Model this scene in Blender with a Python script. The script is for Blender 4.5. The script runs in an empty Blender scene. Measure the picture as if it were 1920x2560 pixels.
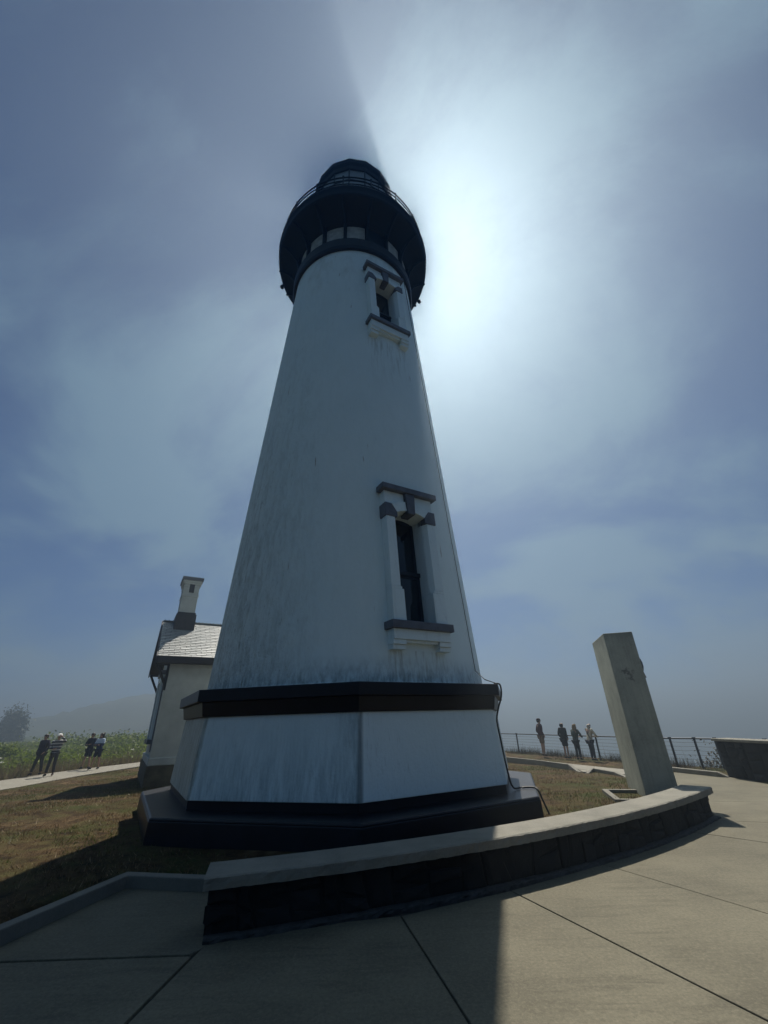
import bpy, bmesh, math, random
import numpy as np
from mathutils import Vector, Matrix
R = math.radians
sc = bpy.context.scene
C = sc.collection
rng = np.random.default_rng(7)
random.seed(7)

# ------------------------------------------------------------------ camera
F, TILT, ROLL, EYE = 1018.0, .4740, -.0302, 1.75
ct, st_ = math.cos(TILT), math.sin(TILT)
cr, sr = math.cos(ROLL), math.sin(ROLL)
rt0, up0, fw = Vector((1, 0, 0)), Vector((0, -st_, ct)), Vector((0, ct, st_))
rt, up = rt0 * cr + up0 * sr, up0 * cr - rt0 * sr
cd = bpy.data.cameras.new('camera')
cam = bpy.data.objects.new('camera', cd); C.objects.link(cam)
cd.sensor_fit = 'VERTICAL'; cd.sensor_height = 24.0; cd.lens = F / 2560 * 24.0
cd.clip_start = .05; cd.clip_end = 9000
m = Matrix((rt, up, -fw)).transposed().to_4x4(); m.translation = Vector((0, 0, EYE))
cam.matrix_world = m
sc.camera = cam

# ------------------------------------------------------------------ sun, sky, exposure
SUN_EL, SUN_AZ = R(59.3), R(7.7)          # azimuth clockwise from +Y
sdir = Vector((math.sin(SUN_AZ) * math.cos(SUN_EL), math.cos(SUN_AZ) * math.cos(SUN_EL), math.sin(SUN_EL)))
ld = bpy.data.lights.new('sun', 'SUN'); ld.energy = 5.0; ld.angle = R(.55); ld.color = (1, .93, .81)
sun = bpy.data.objects.new('sun', ld); C.objects.link(sun)
sun.rotation_euler = sdir.to_track_quat('Z', 'Y').to_euler()

world = bpy.data.worlds.new('World'); sc.world = world; world.use_nodes = True
wn, wl = world.node_tree.nodes, world.node_tree.links
wn.clear()
def W(t, **k):
    n = wn.new(t)
    for a, b in k.items(): setattr(n, a, b)
    return n
def wm(op, a, b=None, c=None):
    n = W('ShaderNodeMath', operation=op)
    for i, v in enumerate((a, b, c)):
        if v is None: continue
        if isinstance(v, (int, float)): n.inputs[i].default_value = v
        else: wl.new(v, n.inputs[i])
    return n.outputs[0]
sky = W('ShaderNodeTexSky', sky_type='NISHITA', sun_disc=False, sun_elevation=SUN_EL, sun_rotation=SUN_AZ)
sky.air_density = .8; sky.dust_density = .05; sky.ozone_density = 4.0
tc = W('ShaderNodeTexCoord')
nrm = W('ShaderNodeVectorMath', operation='NORMALIZE'); wl.new(tc.outputs['Generated'], nrm.inputs[0])
dotn = W('ShaderNodeVectorMath', operation='DOT_PRODUCT'); wl.new(nrm.outputs[0], dotn.inputs[0]); dotn.inputs[1].default_value = sdir
ang = wm('ARCCOSINE', wm('MINIMUM', dotn.outputs['Value'], .99999))
sep = W('ShaderNodeSeparateXYZ'); wl.new(nrm.outputs[0], sep.inputs[0])
# thin drifting fog seen on a flat layer overhead
den = wm('ADD', wm('MAXIMUM', sep.outputs[2], 0.0), .42)
px, py = wm('DIVIDE', sep.outputs[0], den), wm('DIVIDE', sep.outputs[1], den)
cmb = W('ShaderNodeCombineXYZ'); wl.new(px, cmb.inputs[0]); wl.new(py, cmb.inputs[1])
mp = W('ShaderNodeMapping'); wl.new(cmb.outputs[0], mp.inputs[0])
mp.inputs['Rotation'].default_value = (0, 0, R(20)); mp.inputs['Scale'].default_value = (1.0, 1.2, 1); mp.inputs['Location'].default_value = (46.869, 36.261, 0)
nz = W('ShaderNodeTexNoise'); wl.new(mp.outputs[0], nz.inputs['Vector'])
nz.inputs['Scale'].default_value = 1.5; nz.inputs['Detail'].default_value = 7; nz.inputs['Roughness'].default_value = .56; nz.inputs['Distortion'].default_value = .35
cr_ = W('ShaderNodeValToRGB'); wl.new(nz.outputs['Fac'], cr_.inputs[0])
cr_.color_ramp.interpolation = 'EASE'
cr_.color_ramp.elements[0].position = .42; cr_.color_ramp.elements[1].position = .62
glow = wm('ADD', wm('MULTIPLY', wm('EXPONENT', wm('MULTIPLY', ang, -1 / .60)), 12.0),
          wm('MULTIPLY', wm('EXPONENT', wm('MULTIPLY', ang, -1 / .12)), 1.0))
cloudlum = wm('ADD', wm('MULTIPLY', glow, .0), 3.7)
glowc = W('ShaderNodeVectorMath', operation='SCALE'); glowc.inputs[0].default_value = (.98, .97, .90); wl.new(wm('MULTIPLY', glow, .02), glowc.inputs['Scale'])
cfac = wm('MULTIPLY', cr_.outputs[0], .80)
cfac = wm('ADD', cfac, .03)
ccol = W('ShaderNodeVectorMath', operation='SCALE'); ccol.inputs[0].default_value = (.42, .80, 1.16); wl.new(cloudlum, ccol.inputs['Scale'])
mix = W('ShaderNodeMix', data_type='RGBA'); wl.new(cfac, mix.inputs['Factor'])
skys = W('ShaderNodeVectorMath', operation='MULTIPLY'); wl.new(sky.outputs[0], skys.inputs[0]); skys.inputs[1].default_value = (.0, .33, .64)
wl.new(skys.outputs[0], mix.inputs['A']); csum = W('ShaderNodeVectorMath', operation='ADD'); wl.new(ccol.outputs[0], csum.inputs[0]); wl.new(glowc.outputs[0], csum.inputs[1]); wl.new(csum.outputs[0], mix.inputs['B'])
bg = W('ShaderNodeBackground'); wl.new(mix.outputs['Result'], bg.inputs[0]); bg.inputs[1].default_value = .05
wo = W('ShaderNodeOutputWorld'); wl.new(bg.outputs[0], wo.inputs['Surface'])

sc.view_settings.view_transform = 'Standard'
sc.view_settings.look = 'None'
sc.view_settings.exposure = .38
sc.view_settings.gamma = 1.0
sc.view_settings.use_curve_mapping = False
sc.render.engine = 'CYCLES'
sc.cycles.use_denoising = True
sc.cycles.max_bounces = 6; sc.cycles.diffuse_bounces = 3; sc.cycles.glossy_bounces = 3
sc.cycles.transparent_max_bounces = 12; sc.cycles.volume_bounces = 0
sc.cycles.use_adaptive_sampling = True; sc.cycles.adaptive_threshold = .015

# ------------------------------------------------------------------ materials
class NT:
    def __init__(s, name):
        s.m = bpy.data.materials.new(name); s.m.use_nodes = True
        s.n, s.l = s.m.node_tree.nodes, s.m.node_tree.links
        s.b = s.n['Principled BSDF']
    def node(s, t, ins=None, **k):
        n = s.n.new(t)
        for a, b in k.items(): setattr(n, a, b)
        for a, b in (ins or {}).items():
            if hasattr(b, 'is_linked') or hasattr(b, 'links'): s.l.new(b, n.inputs[a])
            else: n.inputs[a].default_value = b
        return n
    def coord(s, kind='Object', scale=(1, 1, 1)):
        t = s.node('ShaderNodeTexCoord'); mpn = s.node('ShaderNodeMapping', {'Vector': t.outputs[kind], 'Scale': scale})
        return mpn.outputs[0]
    def noise(s, v, scale, detail=5, rough=.55, dist=0):
        return s.node('ShaderNodeTexNoise', {'Vector': v, 'Scale': scale, 'Detail': detail, 'Roughness': rough, 'Distortion': dist}).outputs['Fac']
    def ramp(s, f, stops, interp='LINEAR'):
        r = s.node('ShaderNodeValToRGB', {'Fac': f}); r.color_ramp.interpolation = interp
        e = r.color_ramp.elements
        while len(e) > 1: e.remove(e[-1])
        e[0].position = stops[0][0]; e[0].color = (*stops[0][1], 1)
        for p, c in stops[1:]: q = e.new(p); q.color = (*c, 1)
        return r.outputs[0]
    def val(s, f, a, b): return s.ramp(f, [(a, (0, 0, 0)), (b, (1, 1, 1))])
    def math(s, op, a, b=0.0):
        return s.node('ShaderNodeMath', {0: a, 1: b}, operation=op).outputs[0]
    def mixc(s, f, a, b):
        n = s.node('ShaderNodeMix', data_type='RGBA')
        for k, v in (('Factor', f), ('A', a), ('B', b)):
            if hasattr(v, 'links'): s.l.new(v, n.inputs[k])
            else: n.inputs[k].default_value = v if k == 'Factor' else (*v, 1)
        return n.outputs['Result']
    def bump(s, h, strength=.3, dist=.02):
        n = s.node('ShaderNodeBump', {'Height': h, 'Strength': strength, 'Distance': dist}); s.l.new(n.outputs[0], s.b.inputs['Normal'])
    def color(s, c):
        if hasattr(c, 'links'): s.l.new(c, s.b.inputs['Base Color'])
        else: s.b.inputs['Base Color'].default_value = (*c, 1)
    def rough(s, r, spec=.5):
        if hasattr(r, 'links'): s.l.new(r, s.b.inputs['Roughness'])
        else: s.b.inputs['Roughness'].default_value = r
        s.b.inputs['Specular IOR Level'].default_value = spec

def mat_simple(name, c, rough=.6, var=.25, scale=6, bump=.15, spec=.4, metal=0):
    t = NT(name); v = t.coord()
    n = t.noise(v, scale, 6, .6)
    t.color(t.ramp(n, [(.3, tuple(x * (1 - var) for x in c)), (.7, tuple(min(1, x * (1 + var)) for x in c))]))
    t.rough(rough, spec); t.b.inputs['Metallic'].default_value = metal
    if bump: t.bump(t.noise(v, scale * 6, 4, .6), bump, .01)
    return t.m

def mat_white(name, streak=1.0, seed=0.0, peel=0.0):
    t = NT(name); v = t.coord(); 
    base = t.ramp(t.noise(v, .8, 4, .5), [(.3, (.70, .81, .82)), (.7, (.76, .85, .86))])
    vs = t.coord(scale=(2.6, 2.6, .16))
    s1 = t.noise(vs, 2.2, 7, .68, .15)
    big = t.noise(v, .45, 3, .5)
    mask = t.math('MULTIPLY', t.val(s1, .50, .72), t.val(big, .42, .62))
    mask = t.math('MULTIPLY', mask, .55 * streak)
    col = t.mixc(mask, base, (.20, .22, .19))
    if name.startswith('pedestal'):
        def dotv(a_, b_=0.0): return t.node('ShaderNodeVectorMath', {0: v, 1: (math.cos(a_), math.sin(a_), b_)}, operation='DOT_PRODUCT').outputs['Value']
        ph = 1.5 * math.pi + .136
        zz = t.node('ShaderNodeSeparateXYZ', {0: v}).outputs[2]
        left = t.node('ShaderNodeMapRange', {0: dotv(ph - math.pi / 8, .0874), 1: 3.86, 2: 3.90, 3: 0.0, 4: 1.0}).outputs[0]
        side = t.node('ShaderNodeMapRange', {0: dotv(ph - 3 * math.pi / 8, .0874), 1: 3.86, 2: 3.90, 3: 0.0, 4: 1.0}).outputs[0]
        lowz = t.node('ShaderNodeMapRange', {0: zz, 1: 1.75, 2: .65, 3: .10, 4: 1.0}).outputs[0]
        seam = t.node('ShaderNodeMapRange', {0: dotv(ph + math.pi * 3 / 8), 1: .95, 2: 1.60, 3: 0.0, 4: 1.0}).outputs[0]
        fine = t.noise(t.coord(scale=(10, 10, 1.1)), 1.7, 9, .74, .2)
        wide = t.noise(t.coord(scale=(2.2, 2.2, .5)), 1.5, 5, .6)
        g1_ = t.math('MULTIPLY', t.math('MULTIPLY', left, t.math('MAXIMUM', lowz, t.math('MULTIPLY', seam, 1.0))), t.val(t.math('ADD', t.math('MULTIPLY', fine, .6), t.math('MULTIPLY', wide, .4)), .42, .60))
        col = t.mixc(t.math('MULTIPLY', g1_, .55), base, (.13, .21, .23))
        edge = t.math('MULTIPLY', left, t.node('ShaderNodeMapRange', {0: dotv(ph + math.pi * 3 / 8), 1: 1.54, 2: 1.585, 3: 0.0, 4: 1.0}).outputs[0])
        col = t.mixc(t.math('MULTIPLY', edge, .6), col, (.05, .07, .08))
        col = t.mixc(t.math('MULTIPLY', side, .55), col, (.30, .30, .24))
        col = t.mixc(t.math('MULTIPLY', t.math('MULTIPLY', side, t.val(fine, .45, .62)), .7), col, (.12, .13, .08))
    vf = t.coord(scale=(9, 9, 1.6))
    s2 = t.noise(vf, 2.4, 8, .7)
    m2 = t.math('MULTIPLY', t.math('MULTIPLY', t.val(s2, .56, .68), t.val(t.noise(v, .7, 2, .5), .46, .6)), .7 * streak)
    col = t.mixc(m2, col, (.12, .14, .12))
    t.color(col); t.rough(.55, .35)
    h = t.math('ADD', t.math('MULTIPLY', t.noise(v, 22, 6, .6), .6), t.math('MULTIPLY', t.noise(t.coord(scale=(5, 5, 2.2)), 2.2, 6, .65), 1.0))
    t.bump(h, .32 + peel, .03)
    return t.m

def mat_tower():
    # white masonry paint: clean on the sheltered side, rough and mottled with algae on the weather side (-x)
    t = NT('tower_paint'); v = t.coord()
    sepn = t.node('ShaderNodeSeparateXYZ', {0: v})
    base = t.ramp(t.noise(v, .55, 5, .55), [(.3, (.72, .83, .83)), (.7, (.77, .87, .87))])
    # weather side: angle measured from local x, heavier low down
    wx = t.node('ShaderNodeMapRange', {0: sepn.outputs[0], 1: -.2, 2: -3.2, 3: 0.0, 4: 1.0}).outputs[0]
    wz = t.node('ShaderNodeMapRange', {0: sepn.outputs[2], 1: 15.0, 2: 3.0, 3: .12, 4: 1.0}).outputs[0]
    we = t.math('MULTIPLY', wx, wz)
    vs = t.coord(scale=(2.6, 2.6, .62))
    s1 = t.noise(vs, 2.4, 9, .75, .5)
    m1 = t.math('MULTIPLY', t.val(s1, .46, .70), t.math('ADD', t.math('MULTIPLY', we, .85), .06))
    col = t.mixc(m1, base, (.16, .19, .15))
    sp = t.noise(t.coord(scale=(7, 7, 3.4)), 2.2, 8, .75, .3)
    m2 = t.math('MULTIPLY', t.val(sp, .57, .66), t.math('ADD', t.math('MULTIPLY', we, .9), .03))
    col = t.mixc(m2, col, (.07, .09, .07))
    # grime at the foot, above the black band
    foot = t.node('ShaderNodeMapRange', {0: sepn.outputs[2], 1: 2.95, 2: 2.38, 3: 0.0, 4: 1.0}).outputs[0]
    mf = t.math('MULTIPLY', foot, t.val(t.noise(t.coord(scale=(3, 3, 1.2)), 3.5, 8, .7), .40, .66))
    col = t.mixc(t.math('MULTIPLY', mf, .8), col, (.10, .13, .12))
    tx = t.node('ShaderNodeVectorMath', {0: v, 1: (math.cos(R(30.3)), math.sin(R(30.3)), 0)}, operation='DOT_PRODUCT').outputs['Value']
    ty = t.node('ShaderNodeVectorMath', {0: v, 1: (math.sin(R(30.3)), -math.cos(R(30.3)), 0)}, operation='DOT_PRODUCT').outputs['Value']
    inx = t.math('MULTIPLY', t.math('LESS_THAN', t.math('ABSOLUTE', tx), .74), t.math('GREATER_THAN', ty, 0.0))
    dn = t.noise(t.coord(scale=(5, 5, .25)), 3.1, 4, .6)
    for z0 in (3.03, 12.97):
        fall = t.node('ShaderNodeMapRange', {0: sepn.outputs[2], 1: z0 - 2.2, 2: z0, 3: 0.0, 4: 1.0}).outputs[0]
        fall = t.math('MULTIPLY', fall, t.math('LESS_THAN', sepn.outputs[2], z0))
        md = t.math('MULTIPLY', t.math('MULTIPLY', fall, inx), t.val(dn, .50, .66))
        col = t.mixc(t.math('MULTIPLY', md, .5), col, (.26, .27, .22))
    # a few rust runs
    ru = t.noise(t.coord(scale=(5, 5, .35)), 2.7, 3, .5)
    col = t.mixc(t.math('MULTIPLY', t.val(ru, .715, .76), .7), col, (.20, .12, .07))
    # faint stain under the gallery
    gz = t.node('ShaderNodeMapRange', {0: sepn.outputs[2], 1: 13.5, 2: 18.0, 3: 0.0, 4: 1.0}).outputs[0]
    mg = t.math('MULTIPLY', gz, t.val(t.noise(t.coord(scale=(1.2, 1.2, .5)), 1.6, 4, .6), .5, .75))
    col = t.mixc(t.math('MULTIPLY', mg, .45), col, (.36, .38, .33))
    t.color(col); t.rough(.6, .3)
    h = t.math('MULTIPLY', t.noise(t.coord(scale=(1, 1, .6)), 9, 8, .7), t.math('ADD', t.math('MULTIPLY', we, 2.2), .22))
    t.bump(h, .8, .08)
    return t.m

def mat_concrete(name, c=(.215, .20, .165), stain=.5, scale=1.0, rough=.85):
    t = NT(name); v = t.coord('Object')
    n1 = t.noise(v, .9 * scale, 6, .6); n2 = t.noise(v, 60 * scale, 3, .6)
    lo = tuple(x * (1 - .42 * stain) for x in c); hi = tuple(x * (1 + .34 * stain) for x in c)
    n3 = t.noise(v, 21 * scale, 5, .75)
    col = t.ramp(n1, [(.28, lo), (.52, c), (.75, hi)])
    col = t.mixc(t.math('MULTIPLY', t.val(n2, .45, .75), .42), col, tuple(x * .62 for x in c))
    col = t.mixc(t.math('MULTIPLY', t.val(n3, .40, .70), .32), col, tuple(min(1, x * 1.5) for x in c))
    col = t.mixc(t.math('MULTIPLY', t.val(t.noise(v, 5.5 * scale, 7, .7), .56, .68), .28 * stain), col, tuple(x * .55 for x in c))
    st = t.noise(t.coord('Object', (1.0, 3.2, 1.0)), 2.3 * scale, 6, .65, .4)
    col = t.mixc(t.math('MULTIPLY', t.val(st, .55, .78), .42 * stain), col, tuple(x * .5 for x in c))
    if name.startswith('pavement'):
        rv = t.node('ShaderNodeMapping', {'Vector': v, 'Rotation': (0, 0, R(58)), 'Scale': (.8, 7.0, 1)}).outputs[0]
        sk = t.noise(rv, 1.5, 8, .68, .5)
        col = t.mixc(t.math('MULTIPLY', t.math('MULTIPLY', t.val(sk, .50, .70), t.val(t.noise(v, .8, 3, .5), .40, .58)), .62), col, tuple(x * .42 for x in c))
        sp2 = t.noise(v, 34, 3, .8)
        col = t.mixc(t.math('MULTIPLY', t.val(sp2, .52, .66), .38), col, tuple(x * .45 for x in c))
        col = t.mixc(t.math('MULTIPLY', t.val(sp2, .48, .34), .35), col, tuple(min(1, x * 1.75) for x in c))
    if name.startswith('pillar'):
        vb = t.noise(t.coord('Object', (9, 9, .7)), 1.6, 6, .6)
        col = t.mixc(t.math('MULTIPLY', t.val(vb, .48, .72), .35), col, tuple(x * .45 for x in c))
        sp_ = t.node('ShaderNodeVectorMath', {0: v, 1: (.33, 0, 2.62)}, operation='DISTANCE')
        dd = t.math('ADD', sp_.outputs['Value'], t.math('ADD', t.math('MULTIPLY', t.noise(v, 5.5, 8, .72), .62), -.14))
        col = t.mixc(t.math('MULTIPLY', t.ramp(dd, [(.24, (1, 1, 1)), (.30, (0, 0, 0))]), .75), col, (.05, .05, .045))
        ze = t.node('ShaderNodeSeparateXYZ', {0: v})
        zt = t.math('ADD', t.node('ShaderNodeMapRange', {0: ze.outputs[2], 1: 3.62, 2: 3.2, 3: 1.0, 4: 0.0}).outputs[0], t.math('MULTIPLY', t.noise(t.coord('Object', (6, 6, 1)), 2, 5, .6), .4))
        col = t.mixc(t.math('MULTIPLY', t.val(t.math('MULTIPLY', zt, .6), .30, .78), .55), col, (.07, .08, .06))
    t.color(col); t.rough(rough, .3)
    t.bump(t.math('ADD', t.noise(v, 90 * scale, 4, .6), t.math('MULTIPLY', t.noise(v, 12 * scale, 4, .5), .7)), .25, .006)
    return t.m

M = {}
M['tower'] = mat_tower()
M['white'] = mat_white('white_paint', .8)
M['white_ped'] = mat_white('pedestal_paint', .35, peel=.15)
M['white_trim'] = mat_white('trim_paint', .45)
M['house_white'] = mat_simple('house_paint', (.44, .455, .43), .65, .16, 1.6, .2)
M['black'] = mat_simple('black_paint', (.006, .006, .009), .45, .4, 3, .25, .35)
M['iron'] = mat_simple('black_iron', (.005, .005, .007), .55, .4, 4, .2, .25)
M['grey'] = mat_simple('grey_trim_paint', (.125, .13, .15), .55, .25, 5, .15)
M['step'] = mat_simple('black_step_paint', (.007, .0075, .012), .40, .5, 2.2, .35, .38)
M['sash'] = mat_simple('dark_sash_paint', (.018, .022, .030), .45, .2, 6, .05)
M['concrete'] = mat_concrete('pavement_concrete', (.128, .117, .083), .9, 1.0)
M['cap'] = mat_concrete('wall_cap_concrete', (.20, .19, .16), .7, 2.2)
M['kerb'] = mat_concrete('kerb_concrete', (.17, .16, .135), .5, 2.0)
M['path'] = mat_concrete('path_concrete', (.215, .20, .165), .4, 1.0)
M['pillar'] = mat_concrete('pillar_concrete', (.37, .37, .30), 1.0, 1.4)
M['joint'] = mat_simple('joint_filler', (.03, .028, .024), .95, .3, 8, .2)
def mat_stone(name, c):
    t = NT(name); v = t.coord(); oi = t.node('ShaderNodeObjectInfo')
    k = t.math('ADD', t.math('MULTIPLY', oi.outputs['Random'], .5), t.math('MULTIPLY', t.noise(v, 7, 6, .65), .5))
    t.color(t.ramp(k, [(.15, tuple(x * .5 for x in c)), (.5, c), (.85, tuple(x * 2.2 for x in c))]))
    t.rough(.8, .3); t.bump(t.noise(v, 16, 8, .7), .7, .03)
    return t.m
M['stone'] = mat_stone('dark_basalt', (.010, .010, .0105))
M['mortar'] = mat_simple('dark_mortar', (.010, .010, .010), .95, .4, 20, .5)
M['footing'] = mat_simple('mortar_footing', (.042, .043, .044), .9, .5, 14, .5)
M['footing_brown'] = mat_simple('stained_base', (.10, .088, .06), .9, .5, 3, .5)
def mat_tile():
    t = NT('pale_roof_shingle'); v = t.coord(); oi = t.node('ShaderNodeObjectInfo')
    k = t.math('ADD', t.math('MULTIPLY', oi.outputs['Random'], .6), t.math('MULTIPLY', t.noise(v, 14, 5, .6), .4))
    t.color(t.ramp(k, [(.1, (.17, .185, .19)), (.55, (.235, .25, .25)), (.95, (.30, .31, .305))])); t.rough(.42, .6)
    t.bump(t.noise(t.coord(scale=(4, 26, 4)), 9, 4, .6), .3, .01)
    return t.m
M['tile'] = mat_tile()
M['slate_dark'] = mat_simple('dark_roof_board', (.025, .024, .030), .6, .3, 6, .2)
t = NT('window_glass'); t.color((.012, .015, .02)); t.rough(.06, .6); M['glass'] = t.m
t = NT('lantern_glass')
tr = t.node('ShaderNodeBsdfTransparent', {0: (.80, .88, .90, 1)})
t.color((.34, .38, .40)); t.rough(.25, .6)
mxn = t.node('ShaderNodeMixShader', {0: .34}); t.l.new(t.b.outputs[0], mxn.inputs[1]); t.l.new(tr.outputs[0], mxn.inputs[2])
t.l.new(mxn.outputs[0], t.n['Material Output'].inputs['Surface']); M['lglass'] = t.m
M['lens'] = mat_simple('lens_glass', (.05, .055, .06), .25, .2, 8, 0, .6)
M['drum'] = mat_simple('drum_paint', (.40, .41, .38), .6, .3, 4, .15)
M['rubber'] = mat_simple('black_rubber', (.012, .012, .012), .5, .2, 10, 0)
M['galv'] = mat_simple('dark_fence_steel', (.035, .040, .052), .45, .25, 8, .05, .5, .4)
M['wire'] = mat_simple('fence_wire', (.16, .18, .20), .4, .15, 8, 0, .5, .5)

def mat_ground():
    t = NT('turf'); v = t.coord('Object')
    sepn = t.node('ShaderNodeSeparateXYZ', {0: v})
    n1 = t.noise(v, .55, 5, .6); n2 = t.noise(v, 3.5, 7, .68); n3 = t.noise(v, 26, 5, .7)
    brown = t.ramp(n2, [(.34, (.022, .015, .008)), (.50, (.075, .048, .024)), (.60, (.12, .080, .042)), (.72, (.24, .175, .10))])
    green = t.ramp(n3, [(.3, (.018, .026, .007)), (.7, (.070, .080, .022))])
    col = t.mixc(t.val(t.math('ADD', t.math('MULTIPLY', n1, .6), t.math('MULTIPLY', n2, .4)), .46, .60), brown, green)
    col = t.mixc(t.math('MULTIPLY', t.val(n3, .55, .75), .5), col, (.15, .115, .065))
    far = t.node('ShaderNodeMapRange', {0: sepn.outputs[0], 1: -16.0, 2: -22.0, 3: 0.0, 4: 1.0}).outputs[0]
    fieldc = t.ramp(t.noise(v, .35, 6, .6), [(.3, (.025, .035, .012)), (.6, (.055, .068, .022)), (.8, (.11, .11, .045))])
    col = t.mixc(far, col, fieldc)
    t.color(col); t.rough(.95, .1)
    t.bump(t.math('ADD', n3, t.math('MULTIPLY', n2, 1.2)), .9, .06)
    return t.m
M['turf'] = mat_ground()
def mat_leaf(name, stops, trans=.25):
    t = NT(name); oi = t.node('ShaderNodeNewGeometry')
    t.color(t.ramp(oi.outputs['Random Per Island'], stops)); t.rough(.6, .3)
    if trans:
        tl = t.node('ShaderNodeBsdfTranslucent', {0: (*[x * 1.3 for x in stops[len(stops) // 2][1]], 1)})
        mx = t.node('ShaderNodeMixShader', {0: trans}); t.l.new(t.b.outputs[0], mx.inputs[1]); t.l.new(tl.outputs[0], mx.inputs[2])
        t.l.new(mx.outputs[0], t.n['Material Output'].inputs['Surface'])
    return t.m
M['grass'] = mat_leaf('turf_grass', [(0, (.034, .030, .010)), (.3, (.075, .055, .024)), (.7, (.15, .10, .05)), (1, (.30, .225, .135))], .2)
M['green_grass'] = mat_leaf('green_grass', [(0, (.025, .040, .008)), (.6, (.06, .085, .018)), (1, (.11, .12, .035))], .25)
M['leaf'] = mat_leaf('field_leaves', [(0, (.04, .065, .010)), (.5, (.11, .145, .022)), (1, (.17, .20, .045))], .4)
M['straw'] = mat_leaf('dry_grass', [(0, (.08, .062, .034)), (.5, (.15, .115, .065)), (1, (.25, .20, .125))], .25)
M['flower'] = mat_leaf('white_flower', [(0, (.55, .55, .48)), (1, (.75, .75, .70))], .2)
M['weed'] = mat_leaf('cliff_weed', [(0, (.03, .028, .018)), (.6, (.075, .062, .036)), (1, (.14, .115, .07))], .1)
M['treeleaf'] = mat_leaf('tree_leaf', [(0, (.015, .024, .010)), (.6, (.03, .045, .017)), (1, (.05, .065, .024))], .1)
M['bark'] = mat_simple('bark', (.06, .048, .036), .9, .3, 8, .4)
M['hill'] = mat_simple('hill_scrub', (.06, .066, .034), .95, .45, .08, .3, .1)
M['rock'] = mat_simple('cliff_rock', (.07, .068, .064), .95, .6, .5, .6, .2)
M['foam'] = mat_simple('sea_foam', (.7, .72, .72), .8, .1, 1, .1)
def mat_sea():
    t = NT('sea_water'); v = t.coord('Object'); n = t.noise(v, .05, 6, .6)
    t.color(t.ramp(n, [(.3, (.03, .05, .06)), (.7, (.06, .09, .10))])); t.rough(.25, .5)
    t.bump(t.noise(v, .6, 6, .6), .5, .4); return t.m
M['sea'] = mat_sea()

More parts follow.
